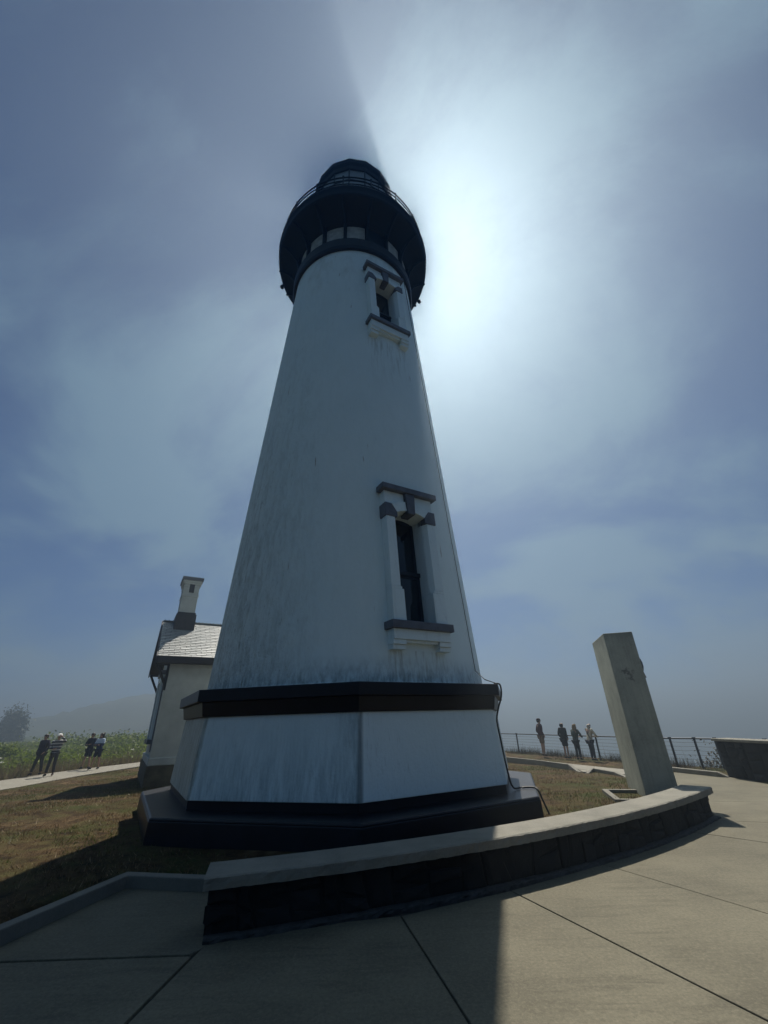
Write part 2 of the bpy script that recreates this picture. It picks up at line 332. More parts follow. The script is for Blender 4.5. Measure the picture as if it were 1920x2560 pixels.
# ------------------------------------------------------------------ mesh helpers
class MB:
    def __init__(s): s.v = []; s.f = []
    def add(s, vs, fs):
        o = len(s.v); s.v += [tuple(p) for p in vs]; s.f += [tuple(i + o for i in f) for f in fs]; return s
    def box(s, x0, x1, y0, y1, z0, z1):
        return s.add([(x0, y0, z0), (x1, y0, z0), (x1, y1, z0), (x0, y1, z0), (x0, y0, z1), (x1, y0, z1), (x1, y1, z1), (x0, y1, z1)],
                     [(0, 3, 2, 1), (4, 5, 6, 7), (0, 1, 5, 4), (1, 2, 6, 5), (2, 3, 7, 6), (3, 0, 4, 7)])
    def prism(s, poly, z0, z1, poly2=None):     # poly counter-clockwise in xy; poly2 = top outline
        n = len(poly); q = poly2 or poly
        vs = [(x, y, z0) for x, y in poly] + [(x, y, z1) for x, y in q]
        return s.add(vs, [tuple(range(n))[::-1], tuple(range(n, 2 * n))] + [(i, (i + 1) % n, n + (i + 1) % n, n + i) for i in range(n)])
    def xz(s, poly, y0, y1):                    # outline in xz (counter-clockwise seen from -y), extruded along y
        n = len(poly)
        vs = [(x, y0, z) for x, z in poly] + [(x, y1, z) for x, z in poly]
        return s.add(vs, [tuple(range(n)), tuple(range(n, 2 * n))[::-1]] + [((i + 1) % n, i, n + i, n + (i + 1) % n) for i in range(n)])
    def lathe(s, prof, n=64, a0=0, a1=2 * math.pi, closed=True, ph=0):
        full = abs(a1 - a0 - 2 * math.pi) < 1e-6; k = n if full else n + 1
        vs = [(r * math.cos(a0 + ph + (a1 - a0) * i / n), r * math.sin(a0 + ph + (a1 - a0) * i / n), z) for r, z in prof for i in range(k)]
        fs = []
        for j in range(len(prof) - 1):
            for i in range(n):
                i2 = (i + 1) % k
                fs.append((j * k + i, j * k + i2, (j + 1) * k + i2, (j + 1) * k + i))
        return s.add(vs, fs)
    def tube(s, pts, r, n=8, caps=True):
        pts = [Vector(p) for p in pts]; rs = r if isinstance(r, (list, tuple)) else [r] * len(pts)
        vs = []; ref = Vector((0, 0, 1))
        for i, p in enumerate(pts):
            d = (pts[min(i + 1, len(pts) - 1)] - pts[max(i - 1, 0)]).normalized()
            if abs(d.dot(ref)) > .95: ref = Vector((1, 0, 0)) if abs(d.x) < .9 else Vector((0, 1, 0))
            a = d.cross(ref).normalized(); b = d.cross(a)
            vs += [p + (a * math.cos(2 * math.pi * k / n) + b * math.sin(2 * math.pi * k / n)) * rs[i] for k in range(n)]
        fs = [(i * n + k, i * n + (k + 1) % n, (i + 1) * n + (k + 1) % n, (i + 1) * n + k) for i in range(len(pts) - 1) for k in range(n)]
        if caps: fs += [tuple(range(n))[::-1], tuple((len(pts) - 1) * n + k for k in range(n))]
        return s.add(vs, fs)
    def ball(s, c, r, n=10, sq=(1, 1, 1)):
        vs = []; fs = []; m_ = n // 2
        for j in range(m_ + 1):
            th = math.pi * j / m_
            for i in range(n): vs.append((c[0] + sq[0] * r * math.sin(th) * math.cos(2 * math.pi * i / n), c[1] + sq[1] * r * math.sin(th) * math.sin(2 * math.pi * i / n), c[2] + sq[2] * r * math.cos(th)))
        for j in range(m_):
            for i in range(n): fs.append((j * n + i, (j + 1) * n + i, (j + 1) * n + (i + 1) % n, j * n + (i + 1) % n))
        return s.add(vs, fs)
    def xf(s, fn): s.v = [tuple(fn(*p)) for p in s.v]; return s
    def mesh(s, name, mat, smooth=False):
        me = bpy.data.meshes.new(name); me.from_pydata(s.v, [], s.f); me.validate()
        bm = bmesh.new(); bm.from_mesh(me); bmesh.ops.recalc_face_normals(bm, faces=bm.faces); bm.to_mesh(me); bm.free()
        if mat: me.materials.append(mat)
        if smooth:
            for p in me.polygons: p.use_smooth = True
        return me
    def obj(s, name, mat, parent=None, smooth=False, bevel=0, loc=None, rz=None, **props):
        o = bpy.data.objects.new(name, s.mesh(name, mat, smooth)); C.objects.link(o)
        if parent: o.parent = parent
        if loc: o.location = loc
        if rz is not None: o.rotation_euler.z = rz
        if bevel:
            b = o.modifiers.new('bevel', 'BEVEL'); b.width = bevel; b.segments = 2; b.limit_method = 'ANGLE'; b.angle_limit = R(35)
        for k, v_ in props.items(): o[k] = v_
        return o
def empty(name, loc, rz=0, **props):
    o = bpy.data.objects.new(name, None); C.objects.link(o); o.location = loc; o.rotation_euler.z = rz
    o.empty_display_size = .2
    for k, v_ in props.items(): o[k] = v_
    return o
def dup(o, parent, name=None):
    c = o.copy(); C.objects.link(c); c.parent = parent
    return c
def npmesh(name, verts, tris, mat, **props):
    verts = np.asarray(verts, np.float32); tris = np.asarray(tris, np.int32)
    me = bpy.data.meshes.new(name); k = tris.shape[1]
    me.vertices.add(len(verts)); me.vertices.foreach_set('co', verts.ravel())
    me.loops.add(tris.size); me.loops.foreach_set('vertex_index', tris.ravel())
    me.polygons.add(len(tris)); me.polygons.foreach_set('loop_start', np.arange(0, tris.size, k, dtype=np.int32))
    me.update(calc_edges=True); me.materials.append(mat)
    o = bpy.data.objects.new(name, me); C.objects.link(o)
    for k_, v_ in props.items(): o[k_] = v_
    return o
def S(a, b, x): t_ = np.clip((np.asarray(x, float) - a) / (b - a), 0, 1); return t_ * t_ * (3 - 2 * t_)

# ------------------------------------------------------------------ ground
ARC = (-6.87, 23.46)                      # centre of the curved seat wall
FN = np.array([.929, .370]); FP = np.array([11.17, 18.58])      # fence line normal and a point on it
def base_z(x, y): return -.15 * S(16.5, 21, np.hypot(x, y))
def in_plaza(x, y):
    d = np.hypot(x - ARC[0], y - ARC[1])
    a = (d > 18.85) & (x > -1.95) & (x < 9.9)
    kx = -3.42 + (y - 6.75) * .2387                       # left kerb line
    b = (d > 16.6) & (x <= -1.2) & (x > kx) & (y < 6.60 - (x + 3.42) * .2)
    rx = 6.0 + (y - 9.4) * .26                            # lawn edge behind the wall
    c = (x > rx) & (d > 14) & (x < 9.95 + 0 * x) & (y < 15.6) & (y > 8.5)
    return a & (y < 9.5) | b | c
def in_plaza_wide(x, y):
    r_ = in_plaza(x, y)
    for a, b in ((.13, 0), (-.13, .0), (0, -.13), (.09, -.09), (.09, .05)): r_ = r_ | (in_plaza(x + a, y + b) & (x < -1.0))
    return r_
def ground_z(x, y):
    x = np.asarray(x, float); y = np.asarray(y, float)
    z = base_z(x, y) + .09 * (1 - S(14, 18, np.hypot(x, y)))
    z = z + .02 * np.sin(x * 1.7 + y * .9) * np.sin(y * 1.3 - x * .4) * S(6.5, 10, np.hypot(x, y))
    z = np.where(in_plaza_wide(x, y), -.07, z)
    s = (x - FP[0]) * FN[0] + (y - FP[1]) * FN[1]
    s = np.maximum(s, np.where(y < 17, x - 12.2, -99))
    z = z - np.where(s > .9, np.minimum((s - .9) * .85, 27), 0)
    # field rolling gently away on the left
    z = z + .25 * S(-24, -60, x) * np.sin(x * .07) * np.sin(y * .05)
    return z
xs = np.concatenate([np.concatenate([np.linspace(-900, -430, 12)[:-1], np.linspace(-430, -60, 46)]), np.linspace(-58, -20, 39)[:-1], np.linspace(-20, 14, 171)[:-1], np.linspace(14, 70, 40)])
ys = np.concatenate([np.linspace(-40, 0, 21)[:-1], np.linspace(0, 34, 171)[:-1], np.linspace(34, 90, 50)[:-1], np.linspace(90, 420, 50)[:-1], np.linspace(420, 800, 12)])
X, Y = np.meshgrid(xs, ys)
Zg = ground_z(X, Y)
nx, ny = len(xs), len(ys)
idx = np.arange(nx * ny).reshape(ny, nx)
quads = np.stack([idx[:-1, :-1], idx[:-1, 1:], idx[1:, 1:], idx[1:, :-1]], -1).reshape(-1, 4)
lawn = npmesh('lawn', np.stack([X, Y, Zg], -1).reshape(-1, 3), quads, M['turf'], kind='structure')
for p in lawn.data.polygons: p.use_smooth = True

sea = MB().add([(-1180, -480, -24), (1180, -480, -24), (1180, 1580, -24), (-1180, 1580, -24)], [(0, 1, 2, 3)]).obj('sea', M['sea'], kind='structure')

# hills far off on the left, rising into the fog
def ridge(name, pts, depth, mat, n=60, seed=1, rough=1.0, **props):
    # pts: (x, y, height) along the crest
    r_ = np.random.default_rng(seed); P = np.array(pts, float); t_ = np.linspace(0, len(P) - 1, n)
    cx = np.interp(t_, range(len(P)), P[:, 0]); cy = np.interp(t_, range(len(P)), P[:, 1]); ch = np.interp(t_, range(len(P)), P[:, 2])
    rows = []
    prof = [(-1.0, -.03), (-.75, .12), (-.5, .38), (-.25, .74), (0, 1), (.4, .8), (1, 0)]
    for q, hh in prof:
        nn = np.sqrt(cx ** 2 + cy ** 2)
        x = cx + cx / nn * q * depth; y = cy + cy / nn * q * depth
        z = ch * hh + (r_.normal(0, 1, n) * .022 * ch.max() * rough if 0 < hh else -1.0)
        rows.append(np.stack([x, y, z - .2], -1))
    V = np.concatenate(rows); I = np.arange(len(V)).reshape(len(prof), n)
    q_ = np.stack([I[:-1, :-1], I[:-1, 1:], I[1:, 1:], I[1:, :-1]], -1).reshape(-1, 4)
    o = npmesh(name, V, q_, mat, **props)
    for p in o.data.polygons: p.use_smooth = True
    return o
ridge('hill', [(-390, 234, 2), (-300, 254, 3), (-247, 260, 5.5), (-212, 273, 9.4), (-188, 286, 16.4), (-174, 299, 21.6), (-153, 318, 27), (-117, 338, 28), (-52, 364, 11)], 60, M['hill'], seed=3, kind='structure')

# ------------------------------------------------------------------ pavement
pave = MB()
pave_pts = [(-4.7, -6), (11, -6), (11, 9.5), (10.2, 14.2), (9.4, 15.9), (7.4, 15.9), (6.2, 9.9), (4.5, 8.55), (2.0, 7.0), (0, 6.2), (-1.2, 6.15), (-3.38, 6.6), (-3.75, 5.2)]
pavement = pave.prism(pave_pts, -.06, -.022).obj('pavement', M['joint'], kind='structure')
J = [((-1.75, 4.84), (-1.82, 3.95)), ((.13, 5.17), (.43, 3.95)), ((1.45, 5.77), (2.33, 3.79)), ((2.9, 6.59), (3.58, 5.31)), ((5.1, 8.13), (5.6, 7.55)),
     ((5.86, 9.12), (6.52, 8.87)), ((7.0, 10.9), (7.97, 10.62)), ((7.2, 13.2), (8.2, 13.2))]
GAP = .0085
def arcpt(a, r): return (ARC[0] + r * math.cos(a), ARC[1] + r * math.sin(a))
def line_off(Lj, side, t_):
    (x0, y0), (x1, y1) = Lj; d = Vector((x1 - x0, y1 - y0)).normalized(); n = Vector((-d.y, d.x))
    p = Vector((x0, y0)) + d * t_ + n * GAP * side
    return (p.x, p.y)
slabs = []
def slab(poly):
    a = sum(poly[i][0] * poly[(i + 1) % len(poly)][1] - poly[(i + 1) % len(poly)][0] * poly[i][1] for i in range(len(poly)))
    if a < 0: poly = poly[::-1]
    c = (sum(p[0] for p in poly) / len(poly), sum(p[1] for p in poly) / len(poly))
    q = MB().prism(poly, -.045, random.uniform(-.0015, .0015))
    return q.obj('slab', M['concrete'], pavement, bevel=.006)
far_t = [9, 9, 9, 9, 9, 6.5, 5.5, 4.5]
for i in range(len(J) - 1):
    A, B = J[i], J[i + 1]
    back = -.35 if i < 5 else -.9
    poly = [line_off(A, 1, back), line_off(A, 1, far_t[i]), line_off(B, -1, far_t[i + 1]), line_off(B, -1, back)]
    if i == 6: poly = [line_off(A, 1, -1.2), line_off(A, 1, 4.0), (10.1, 14.1), (9.35, 15.9), (7.45, 15.9)]
    slab(poly)
# left of the wall end: one slab up against the kerb, one below it towards the camera
slab([(-3.70, 4.83 + GAP), (-1.80, 4.85 + GAP), (-1.55, 5.2), (-1.1, 6.17), (-3.385, 6.61)])
slab([(-5.2, 4.80 - GAP), (-1.77, 4.84 - GAP), (-1.84 - GAP, 3.9), (-2.35, -5), (-6.5, -5)])

# kerbs
def strip(pts, w, z0, z1, mat, name, bevel=.012, **props):   # a low kerb along a polyline; pts = outer edge, w to the right side
    P = [Vector((x, y)) for x, y in pts]; n = len(P); off = []
    for i in range(n):
        d0 = (P[i] - P[i - 1]).normalized() if i else (P[1] - P[0]).normalized()
        d1 = (P[i + 1] - P[i]).normalized() if i < n - 1 else d0
        nn = (Vector((d0.y, -d0.x)) + Vector((d1.y, -d1.x))).normalized(); k = 1 / max(.3, nn.dot(Vector((d0.y, -d0.x))))
        off.append(P[i] + nn * w * k)
    b = MB(); zz = z1 if isinstance(z1, (list, tuple)) else [z1] * n
    vs = []
    for i in range(n):
        vs += [(P[i].x, P[i].y, z0), (P[i].x, P[i].y, zz[i]), (off[i].x, off[i].y, zz[i]), (off[i].x, off[i].y, z0)]
    fs = [(0, 1, 2, 3), tuple(4 * (n - 1) + k for k in (3, 2, 1, 0))]
    for i in range(n - 1):
        for k in range(4): fs.append((4 * i + k, 4 * i + (k + 1) % 4, 4 * i + 4 + (k + 1) % 4, 4 * i + 4 + k))
    b.add(vs, fs)
    return b.obj(name, mat, bevel=bevel, **props)
strip([(-5.25, -1.0), (-3.80, 5.15), (-3.43, 6.70), (-1.2, 6.26)], .14, -.05, .125, M['kerb'], 'kerb', kind='structure')
strip([(10.0, 14.46), (9.86, 14.62), (9.39, 16.15), (8.9, 17.6)], -.16, -.06, [.02, .125, .125, .125], M['kerb'], 'kerb', kind='structure')
# right-hand path with its raised edge and the notch where a ramp meets it
def sheet(pts, zf, mat, name, th=.05, **props):
    vs = [(x, y, zf(x, y)) for x, y in pts]; n = len(vs)
    b = MB().add(vs + [(x, y, z - th) for x, y, z in vs], [tuple(range(n)), tuple(range(n, 2 * n))[::-1]] + [(i, n + i, n + (i + 1) % n, (i + 1) % n) for i in range(n)])
    return b.obj(name, mat, **props)
zb = lambda x, y: float(base_z(x, y)) + .035
def ribbon(l, r_, mat, name, off=.03, n=24, th=.05, **props):
    L_ = np.array(l); Q = np.array(r_); t_ = np.linspace(0, len(L_) - 1, n)
    A = np.stack([np.interp(t_, range(len(L_)), L_[:, k]) for k in (0, 1)], -1); B = np.stack([np.interp(t_, range(len(Q)), Q[:, k]) for k in (0, 1)], -1)
    b = MB()
    vs = []
    for i in range(n):
        for P, dz in ((A[i], 0), (B[i], 0), (B[i], -th), (A[i], -th)): vs.append((P[0], P[1], float(base_z(P[0], P[1])) + off + dz))
    fs = [(0, 1, 2, 3), (4 * n - 1, 4 * n - 2, 4 * n - 3, 4 * n - 4)]
    for i in range(n - 1):
        for k in range(4): fs.append((4 * i + k, 4 * i + 4 + k, 4 * i + 4 + (k + 1) % 4, 4 * i + (k + 1) % 4))
    b.add(vs, fs)
    return b.obj(name, mat, **props)
ribbon([(4.9, 28.5), (6.08, 25.03), (7.54, 21.46), (8.74, 18.31), (9.3, 16.3)], [(4.2, 26.9), (5.66, 23.11), (6.65, 20.6), (7.30, 18.3), (7.45, 15.6)], M['path'], 'path', kind='structure')
strip([(4.14, 26.85), (5.60, 23.08), (6.52, 20.72), (6.98, 18.7), (6.62, 16.9)], .11, -.2, [.05, .05, .05, .06, -.02], M['kerb'], 'kerb', kind='structure')
strip([(6.60, 16.55), (7.20, 17.35), (7.40, 15.9), (7.05, 14.2)], .11, -.2, [-.02, .06, .06, .05], M['kerb'], 'kerb', kind='structure')
sheet([(6.62, 16.8), (6.62, 16.6), (7.25, 17.25), (7.05, 18.3)], lambda x, y: float(base_z(x, y)) + .045, M['path'], 'path', kind='structure')
# left path
LPL = [(-19.5, 12.0), (-17.7, 18.0), (-17.14, 20.99), (-17.10, 22.49), (-17.0, 24.4), (-16.5, 26.5), (-15.6, 29.6), (-13.0, 36)]
LPR = [(-15.6, 10.5), (-14.5, 16.0), (-14.30, 18.5), (-14.40, 20.2), (-14.45, 22.0), (-14.2, 24.2), (-13.9, 27.0), (-11.0, 34)]
ribbon(LPL, LPR, M['path'], 'path', off=.03, n=40, kind='structure')

# ------------------------------------------------------------------ lighthouse
AX, AY = -1.107, 12.0
TW = empty('lighthouse', (AX, AY, 0), label='tall white conical lighthouse with black gallery and lantern on an eight-sided base', category='lighthouse')
PH = 1.5 * math.pi + .136
def octa(r): return [(r * math.cos(PH + k * math.pi / 4), r * math.sin(PH + k * math.pi / 4)) for k in range(8)]
MB().prism(octa(4.82), -.1, .40, octa(4.80)).prism(octa(4.80), .40, .444, octa(4.77)).obj('step', M['step'], TW, bevel=.02)
MB().prism(octa(4.16), .446, .595).obj('plinth', M['black'], TW)
# eight-sided base: each face its own panel
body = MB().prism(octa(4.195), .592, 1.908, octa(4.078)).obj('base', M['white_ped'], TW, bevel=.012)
MB().prism(octa(4.135), 1.909, 2.165, octa(4.185)).obj('band', M['black'], TW, bevel=.01)
MB().prism(octa(4.286), 2.166, 2.386).obj('band', M['black'], TW, bevel=.012)
rc = lambda z: 3.566 - .068 * (z - 2.386)
WA = R(-59.7)
def hole(z): return math.asin(.50 / rc(z))
h1, h2 = hole(5), hole(15)
angs = sorted(set([round(x, 5) for x in np.linspace(0, 2 * math.pi, 180, endpoint=False) if min(abs((x - WA + math.pi) % (2 * math.pi) - math.pi) - h for h in (h1, h2)) > 0 or True] + [round((WA + s * h) % (2 * math.pi), 5) for s in (-1, 1) for h in (h1, h2)]))
zs = [2.386] + [2.6, 3.0, 3.52, 4.2, 5.0, 5.8, 6.42] + list(np.arange(7.2, 13.5, .8)) + [13.70, 14.4, 15.2, 16.42, 17.2, 18.45]
na = len(angs); cv = [(rc(z) * math.cos(a), rc(z) * math.sin(a), z) for z in zs for a in angs]; cf = []
for j in range(len(zs) - 1):
    zm = (zs[j] + zs[j + 1]) / 2
    for i in range(na):
        i2 = (i + 1) % na; am = (angs[i] + (angs[i2] if i2 else angs[0] + 2 * math.pi)) / 2; da = abs((am - WA + math.pi) % (2 * math.pi) - math.pi)
        if (3.52 < zm < 6.42 and da < h1) or (13.70 < zm < 16.42 and da < h2): continue
        cf.append((j * na + i, j * na + i2, (j + 1) * na + i2, (j + 1) * na + i))
MB().add(cv, cf).obj('shaft', M['tower'], TW, smooth=True)
MB().lathe([(rc(2.386) + .035, 2.387), (rc(2.386) + .03, 2.41), (rc(2.44) + .0, 2.44)], 128).obj('base_fillet', M['tower'], TW, smooth=True)

# windows in the shaft (local x to the right, y inwards from the wall face)
def tower_window(zmap):
    rz = R(30.3)
    w = None
    def fit(x, y, z):
        z2 = zmap(z); return (x, y - rc(z2), z2)
    def part(name, mb, mat, par, bevel=.008):
        mb.xf(fit); return mb.obj(name, mat, par, bevel=bevel, rz=(rz if par is TW else None))
    # reveal: jambs, head and back board
    b = MB()
    b.xz([(-.52, 3.52), (-.40, 3.52), (-.40, 6.24), (-.52, 6.24)], -.02, .44)
    b.xz([(.40, 3.52), (.52, 3.52), (.52, 6.24), (.40, 6.24)], -.02, .44)
    arch = [(-.40 + .80 * i / 12, 6.235 + .105 * (1 - ((i - 6) / 6) ** 2)) for i in range(13)]
    b.xz([(.52, 6.6), (-.52, 6.6), (-.52, 6.245), (-.40, 6.245)] + arch[1:-1] + [(.40, 6.245), (.52, 6.245)], -.02, .44)
    w = part('window', b, M['white_trim'], TW, 0)
    for s in (-1, 1):
        q = MB()
        def P(poly, z0, z1):
            poly = [(s * x, y) for x, y in poly]
            if s < 0: poly = poly[::-1]
            q.prism(poly, z0, z1)
        P([(.405, -.05), (.465, -.19), (.70, -.19), (.70, .14), (.405, .14)], 4.36, 6.10)
        P([(.385, -.19), (.70, -.19), (.70, .14), (.385, .14)], 3.602, 4.30)
        P([(.395, -.10), (.43, -.19), (.70, -.19), (.70, .14), (.395, .14)], 4.302, 4.358)
        part('pilaster', q, M['white_trim'], w)
        q = MB(); pl = [(s * x, z) for x, z in [(.40, 6.102), (.725, 6.102), (.725, 6.455), (.545, 6.455), (.40, 6.235)]]
        q.xz(pl if s > 0 else pl[::-1], -.215, .12); part('springer', q, M['grey'], w)
        q = MB(); pl = [(s * x, z) for x, z in [(.112, 6.335), (.25, 6.305), (.397, 6.243), (.535, 6.452), (.35, 6.545), (.138, 6.59)]]
        q.xz(pl if s > 0 else pl[::-1], -.212, .10); part('arch_stone', q, M['white_trim'], w)
        q = MB(); pl = [(s * x, z) for x, z in [(.142, 6.602), (.355, 6.556), (.545, 6.462), (.70, 6.462), (.70, 6.83), (.142, 6.83)]]
        q.xz(pl if s > 0 else pl[::-1], -.155, .10); part('spandrel', q, M['white_trim'], w)
        q = MB(); x0, x1 = sorted((s * .42, s * .735))
        q.box(x0, x1, -.165, .1, 3.125, 3.222); q.box(x0 + .012, x1 - .012, -.125, .1, 3.03, 3.124); part('console', q, M['white_trim'], w)
    part('keystone', MB().xz([(-.10, 6.255), (.10, 6.255), (.137, 6.828), (-.137, 6.828)], -.25, .10), M['grey'], w)
    part('hood', MB().box(-.80, .80, -.285, .06, 6.832, 6.985), M['grey'], w, .012)
    part('sill', MB().box(-.785, .785, -.265, .43, 3.435, 3.60), M['grey'], w, .012)
    part('apron', MB().box(-.72, .72, -.19, .1, 3.224, 3.434).box(-.40, .40, -.13, .1, 3.17, 3.223), M['white_trim'], w)
    sash = MB()
    for z0, z1, d in ((3.602, 4.86, .28), (4.80, 6.345, .35)):
        sash.box(-.40, -.325, d, d + .05, z0, z1).box(.325, .40, d, d + .05, z0, z1).box(-.325, .325, d, d + .05, z0, z0 + .09).box(-.325, .325, d, d + .05, z1 - .12, z1)
    sash.box(-.40, .40, .235, .279, 4.80, 4.90)
    part('sash', sash, M['sash'], w)
    part('pane', MB().box(-.325, .325, .30, .308, 3.69, 4.74), M['glass'], w, 0)
    part('pane', MB().box(-.325, .325, .37, .378, 4.89, 6.225), M['glass'], w, 0)
    return w
tower_window(lambda z: z)
tower_window(lambda z: float(np.interp(z, [3.0, 3.434, 3.602, 6.10, 6.50, 6.985], [12.97, 13.60, 13.78, 16.06, 16.42, 16.98])))

# collar, drum and gallery
MB().lathe([(rc(18.2) + .01, 18.18), (2.60, 18.20), (2.64, 18.32), (2.64, 18.78), (2.58, 18.86), (2.42, 18.90)], 96).obj('collar', M['black'], TW, smooth=False, bevel=0)
MB().lathe([(2.43, 18.85), (2.43, 20.0)], 96).obj('drum', M['black'], TW, smooth=True)
A0 = R(-92.8)
for k in range(18):
    a0, a1 = A0 + R(20 * k + 1.6), A0 + R(20 * k + 18.4)
    dark = k in (1, 10)
    pm = MB().lathe([(2.435, 18.90), (2.475, 18.90), (2.475, 19.86), (2.435, 19.86), (2.435, 18.90)], 6, a0, a1)
    pm.obj('wall_panel', M['black'] if dark else M['drum'], TW, smooth=False)
gal = MB().lathe([(2.43, 19.86), (2.50, 19.88), (2.62, 20.02), (2.95, 20.26), (3.30, 20.38), (3.40, 20.42), (3.42, 20.50), (3.42, 20.84), (3.46, 20.88), (3.46, 20.93), (1.8, 20.95)], 96).obj('gallery', M['iron'], TW, smooth=True)
gal.data.shade_smooth() if False else None
br = None
for k in range(18):
    a = A0 + R(20 * k)
    if br is None:
        q = MB(); pts = [(2.50, 18.88), (2.55, 19.3), (2.66, 19.72), (2.88, 20.06), (3.18, 20.26), (3.40, 20.34)]
        q.tube([(r_, 0, z) for r_, z in pts], .052, 8)
        q.box(2.46, 2.60, -.05, .05, 18.87, 20.0)
        br = q.obj('bracket', M['iron'], gal); o = br
    else:
        o = dup(br, gal)
    o.rotation_euler.z = a
# railing
def ring(r_, z, rad, n=120, m_=6):
    return MB().lathe([(r_ + rad * math.cos(2 * math.pi * k / m_), z + rad * math.sin(2 * math.pi * k / m_)) for k in range(m_ + 1)], n)
for z, rad in ((21.85, .030), (21.59, .024), (21.33, .022)):
    ring(3.32, z, rad).obj('rail', M['iron'], gal, smooth=True)
po = None
for k in range(18):
    if po is None: po = MB().tube([(3.32, 0, 20.92), (3.32, 0, 21.9)], .03, 8).ball((3.32, 0, 21.92), .05, 8).obj('post', M['iron'], gal); o = po
    else: o = dup(po, gal)
    o.rotation_euler.z = A0 + R(20 * k)
bl = MB()
for k in range(180):
    a = A0 + 2 * math.pi * (k + .5) / 180
    bl.tube([(3.32 * math.cos(a), 3.32 * math.sin(a), 20.93), (3.32 * math.cos(a), 3.32 * math.sin(a), 21.33)], .016, 5)
bl.obj('balusters', M['iron'], gal, kind='stuff')
for a in (174, 23):
    a = R(a); MB().ball((3.46 * math.cos(a), 3.46 * math.sin(a), 20.36), .10, 10, (1, 1, 1.2)).tube([(3.40 * math.cos(a), 3.40 * math.sin(a), 20.6), (3.46 * math.cos(a), 3.46 * math.sin(a), 20.3)], .04, 6).obj('gallery_lamp', M['iron'], gal, smooth=True)
# lantern, sixteen-sided
PL = R(-92.4)
lan = MB().lathe([(1.98, 20.95), (1.98, 22.9), (2.05, 22.92), (2.05, 23.02), (1.92, 23.04)], 16, ph=PL).obj('lantern', M['iron'], TW)
mu = None; pn = None
for k in range(16):
    a, a2 = PL + R(22.5 * k), PL + R(22.5 * (k + 1))
    if mu is None:
        mu = MB().tube([(1.95, 0, 23.02), (1.95, 0, 25.78)], .034, 6).obj('mullion', M['iron'], lan); o = mu
        cs = [1.93 * math.cos(R(22.5)), 1.93 * math.sin(R(22.5))]
        pn = MB().add([(1.93, 0, 23.03), (cs[0], cs[1], 23.03), (cs[0], cs[1], 25.77), (1.93, 0, 25.77)], [(0, 1, 2, 3)]).obj('pane', M['lglass'], lan); o2 = pn
    else:
        o = dup(mu, lan); o2 = dup(pn, lan)
    o.rotation_euler.z = a; o2.rotation_euler.z = a
for z in (23.9, 24.85): MB().lathe([(1.93, z), (1.96, z), (1.96, z + .05), (1.93, z + .05), (1.93, z)], 16, ph=PL).obj('glazing_bar', M['iron'], lan)
MB().lathe([(.25, 22.0), (.55, 22.6), (.95, 23.0), (1.12, 23.6), (1.18, 24.3), (1.05, 25.0), (.75, 25.5), (.3, 25.75)], 32).obj('lens', M['lens'], lan, smooth=True)
MB().lathe([(1.90, 25.78), (2.0, 25.78), (2.02, 26.05), (2.10, 26.2), (2.12, 26.46), (2.05, 26.52), (1.5, 27.15), (.8, 27.62), (.32, 27.85), (.28, 28.05), (.0, 28.1)], 16, ph=PL).obj('roof', M['iron'], lan)
MB().lathe([(1.92, 25.76), (1.0, 25.95), (0, 26.0)], 16, ph=PL).obj('ceiling', M['iron'], lan)
MB().ball((0, 0, 28.3), .28, 14).tube([(0, 0, 28.5), (0, 0, 29.3)], [.02, .008], 6).obj('ventilator_ball', M['iron'], lan, smooth=True)

# lightning cable down the right edge of the tower
def on_tower(deg, z, off=.03):
    a = R(deg); r_ = rc(z) + off; return (AX + r_ * math.cos(a), AY + r_ * math.sin(a), z)
AC = -28.0
cab = [on_tower(AC, z) for z in (18.1, 15, 12, 9, 6, 4, 2.75)]

def edge_pt(s_, r_, z):              # point on the octagon edge just right of the front right corner
    a, b = PH + math.pi / 4, PH + math.pi / 2
    x = r_ * (math.cos(a) * (1 - s_) + math.cos(b) * s_); y = r_ * (math.sin(a) * (1 - s_) + math.sin(b) * s_)
    return (AX + x, AY + y, z)
MB().tube(cab + [edge_pt(.02, 4.0, 2.50), edge_pt(.05, 4.25, 2.41)], .010, 5).obj('wire', M['rubber'], label='thin dark wire running down the right edge of the tall white tower', category='wire')
def spline(P, n=6):
    P = [Vector(p) for p in P]; out = []
    for i in range(len(P) - 1):
        p0, p1, p2, p3 = P[max(i - 1, 0)], P[i], P[i + 1], P[min(i + 2, len(P) - 1)]
        for k in range(n):
            t_ = k / n
            out.append(.5 * ((2 * p1) + (p2 - p0) * t_ + (2 * p0 - 5 * p1 + 4 * p2 - p3) * t_ ** 2 + (3 * p1 - p0 - 3 * p2 + p3) * t_ ** 3))
    return out + [P[-1]]
cpts = [edge_pt(.06, 4.20, 2.41), edge_pt(.10, 4.32, 2.40), edge_pt(.12, 4.34, 2.28), edge_pt(.12, 4.31, 2.13), edge_pt(.08, 4.22, 1.93), edge_pt(.05, 4.15, 1.70), edge_pt(.05, 4.17, 1.40),
        edge_pt(.07, 4.20, 1.05), edge_pt(.05, 4.23, .80), edge_pt(.06, 4.26, .60), edge_pt(.13, 4.32, .485), edge_pt(.20, 4.45, .47), edge_pt(.22, 4.68, .475), edge_pt(.20, 4.80, .45), edge_pt(.18, 4.86, .30), edge_pt(.17, 4.95, .06)]
MB().tube(spline(cpts), .018, 8).obj('cable', M['rubber'], smooth=True, label='thick black cable looping down from the black band and over the black step', category='cable')

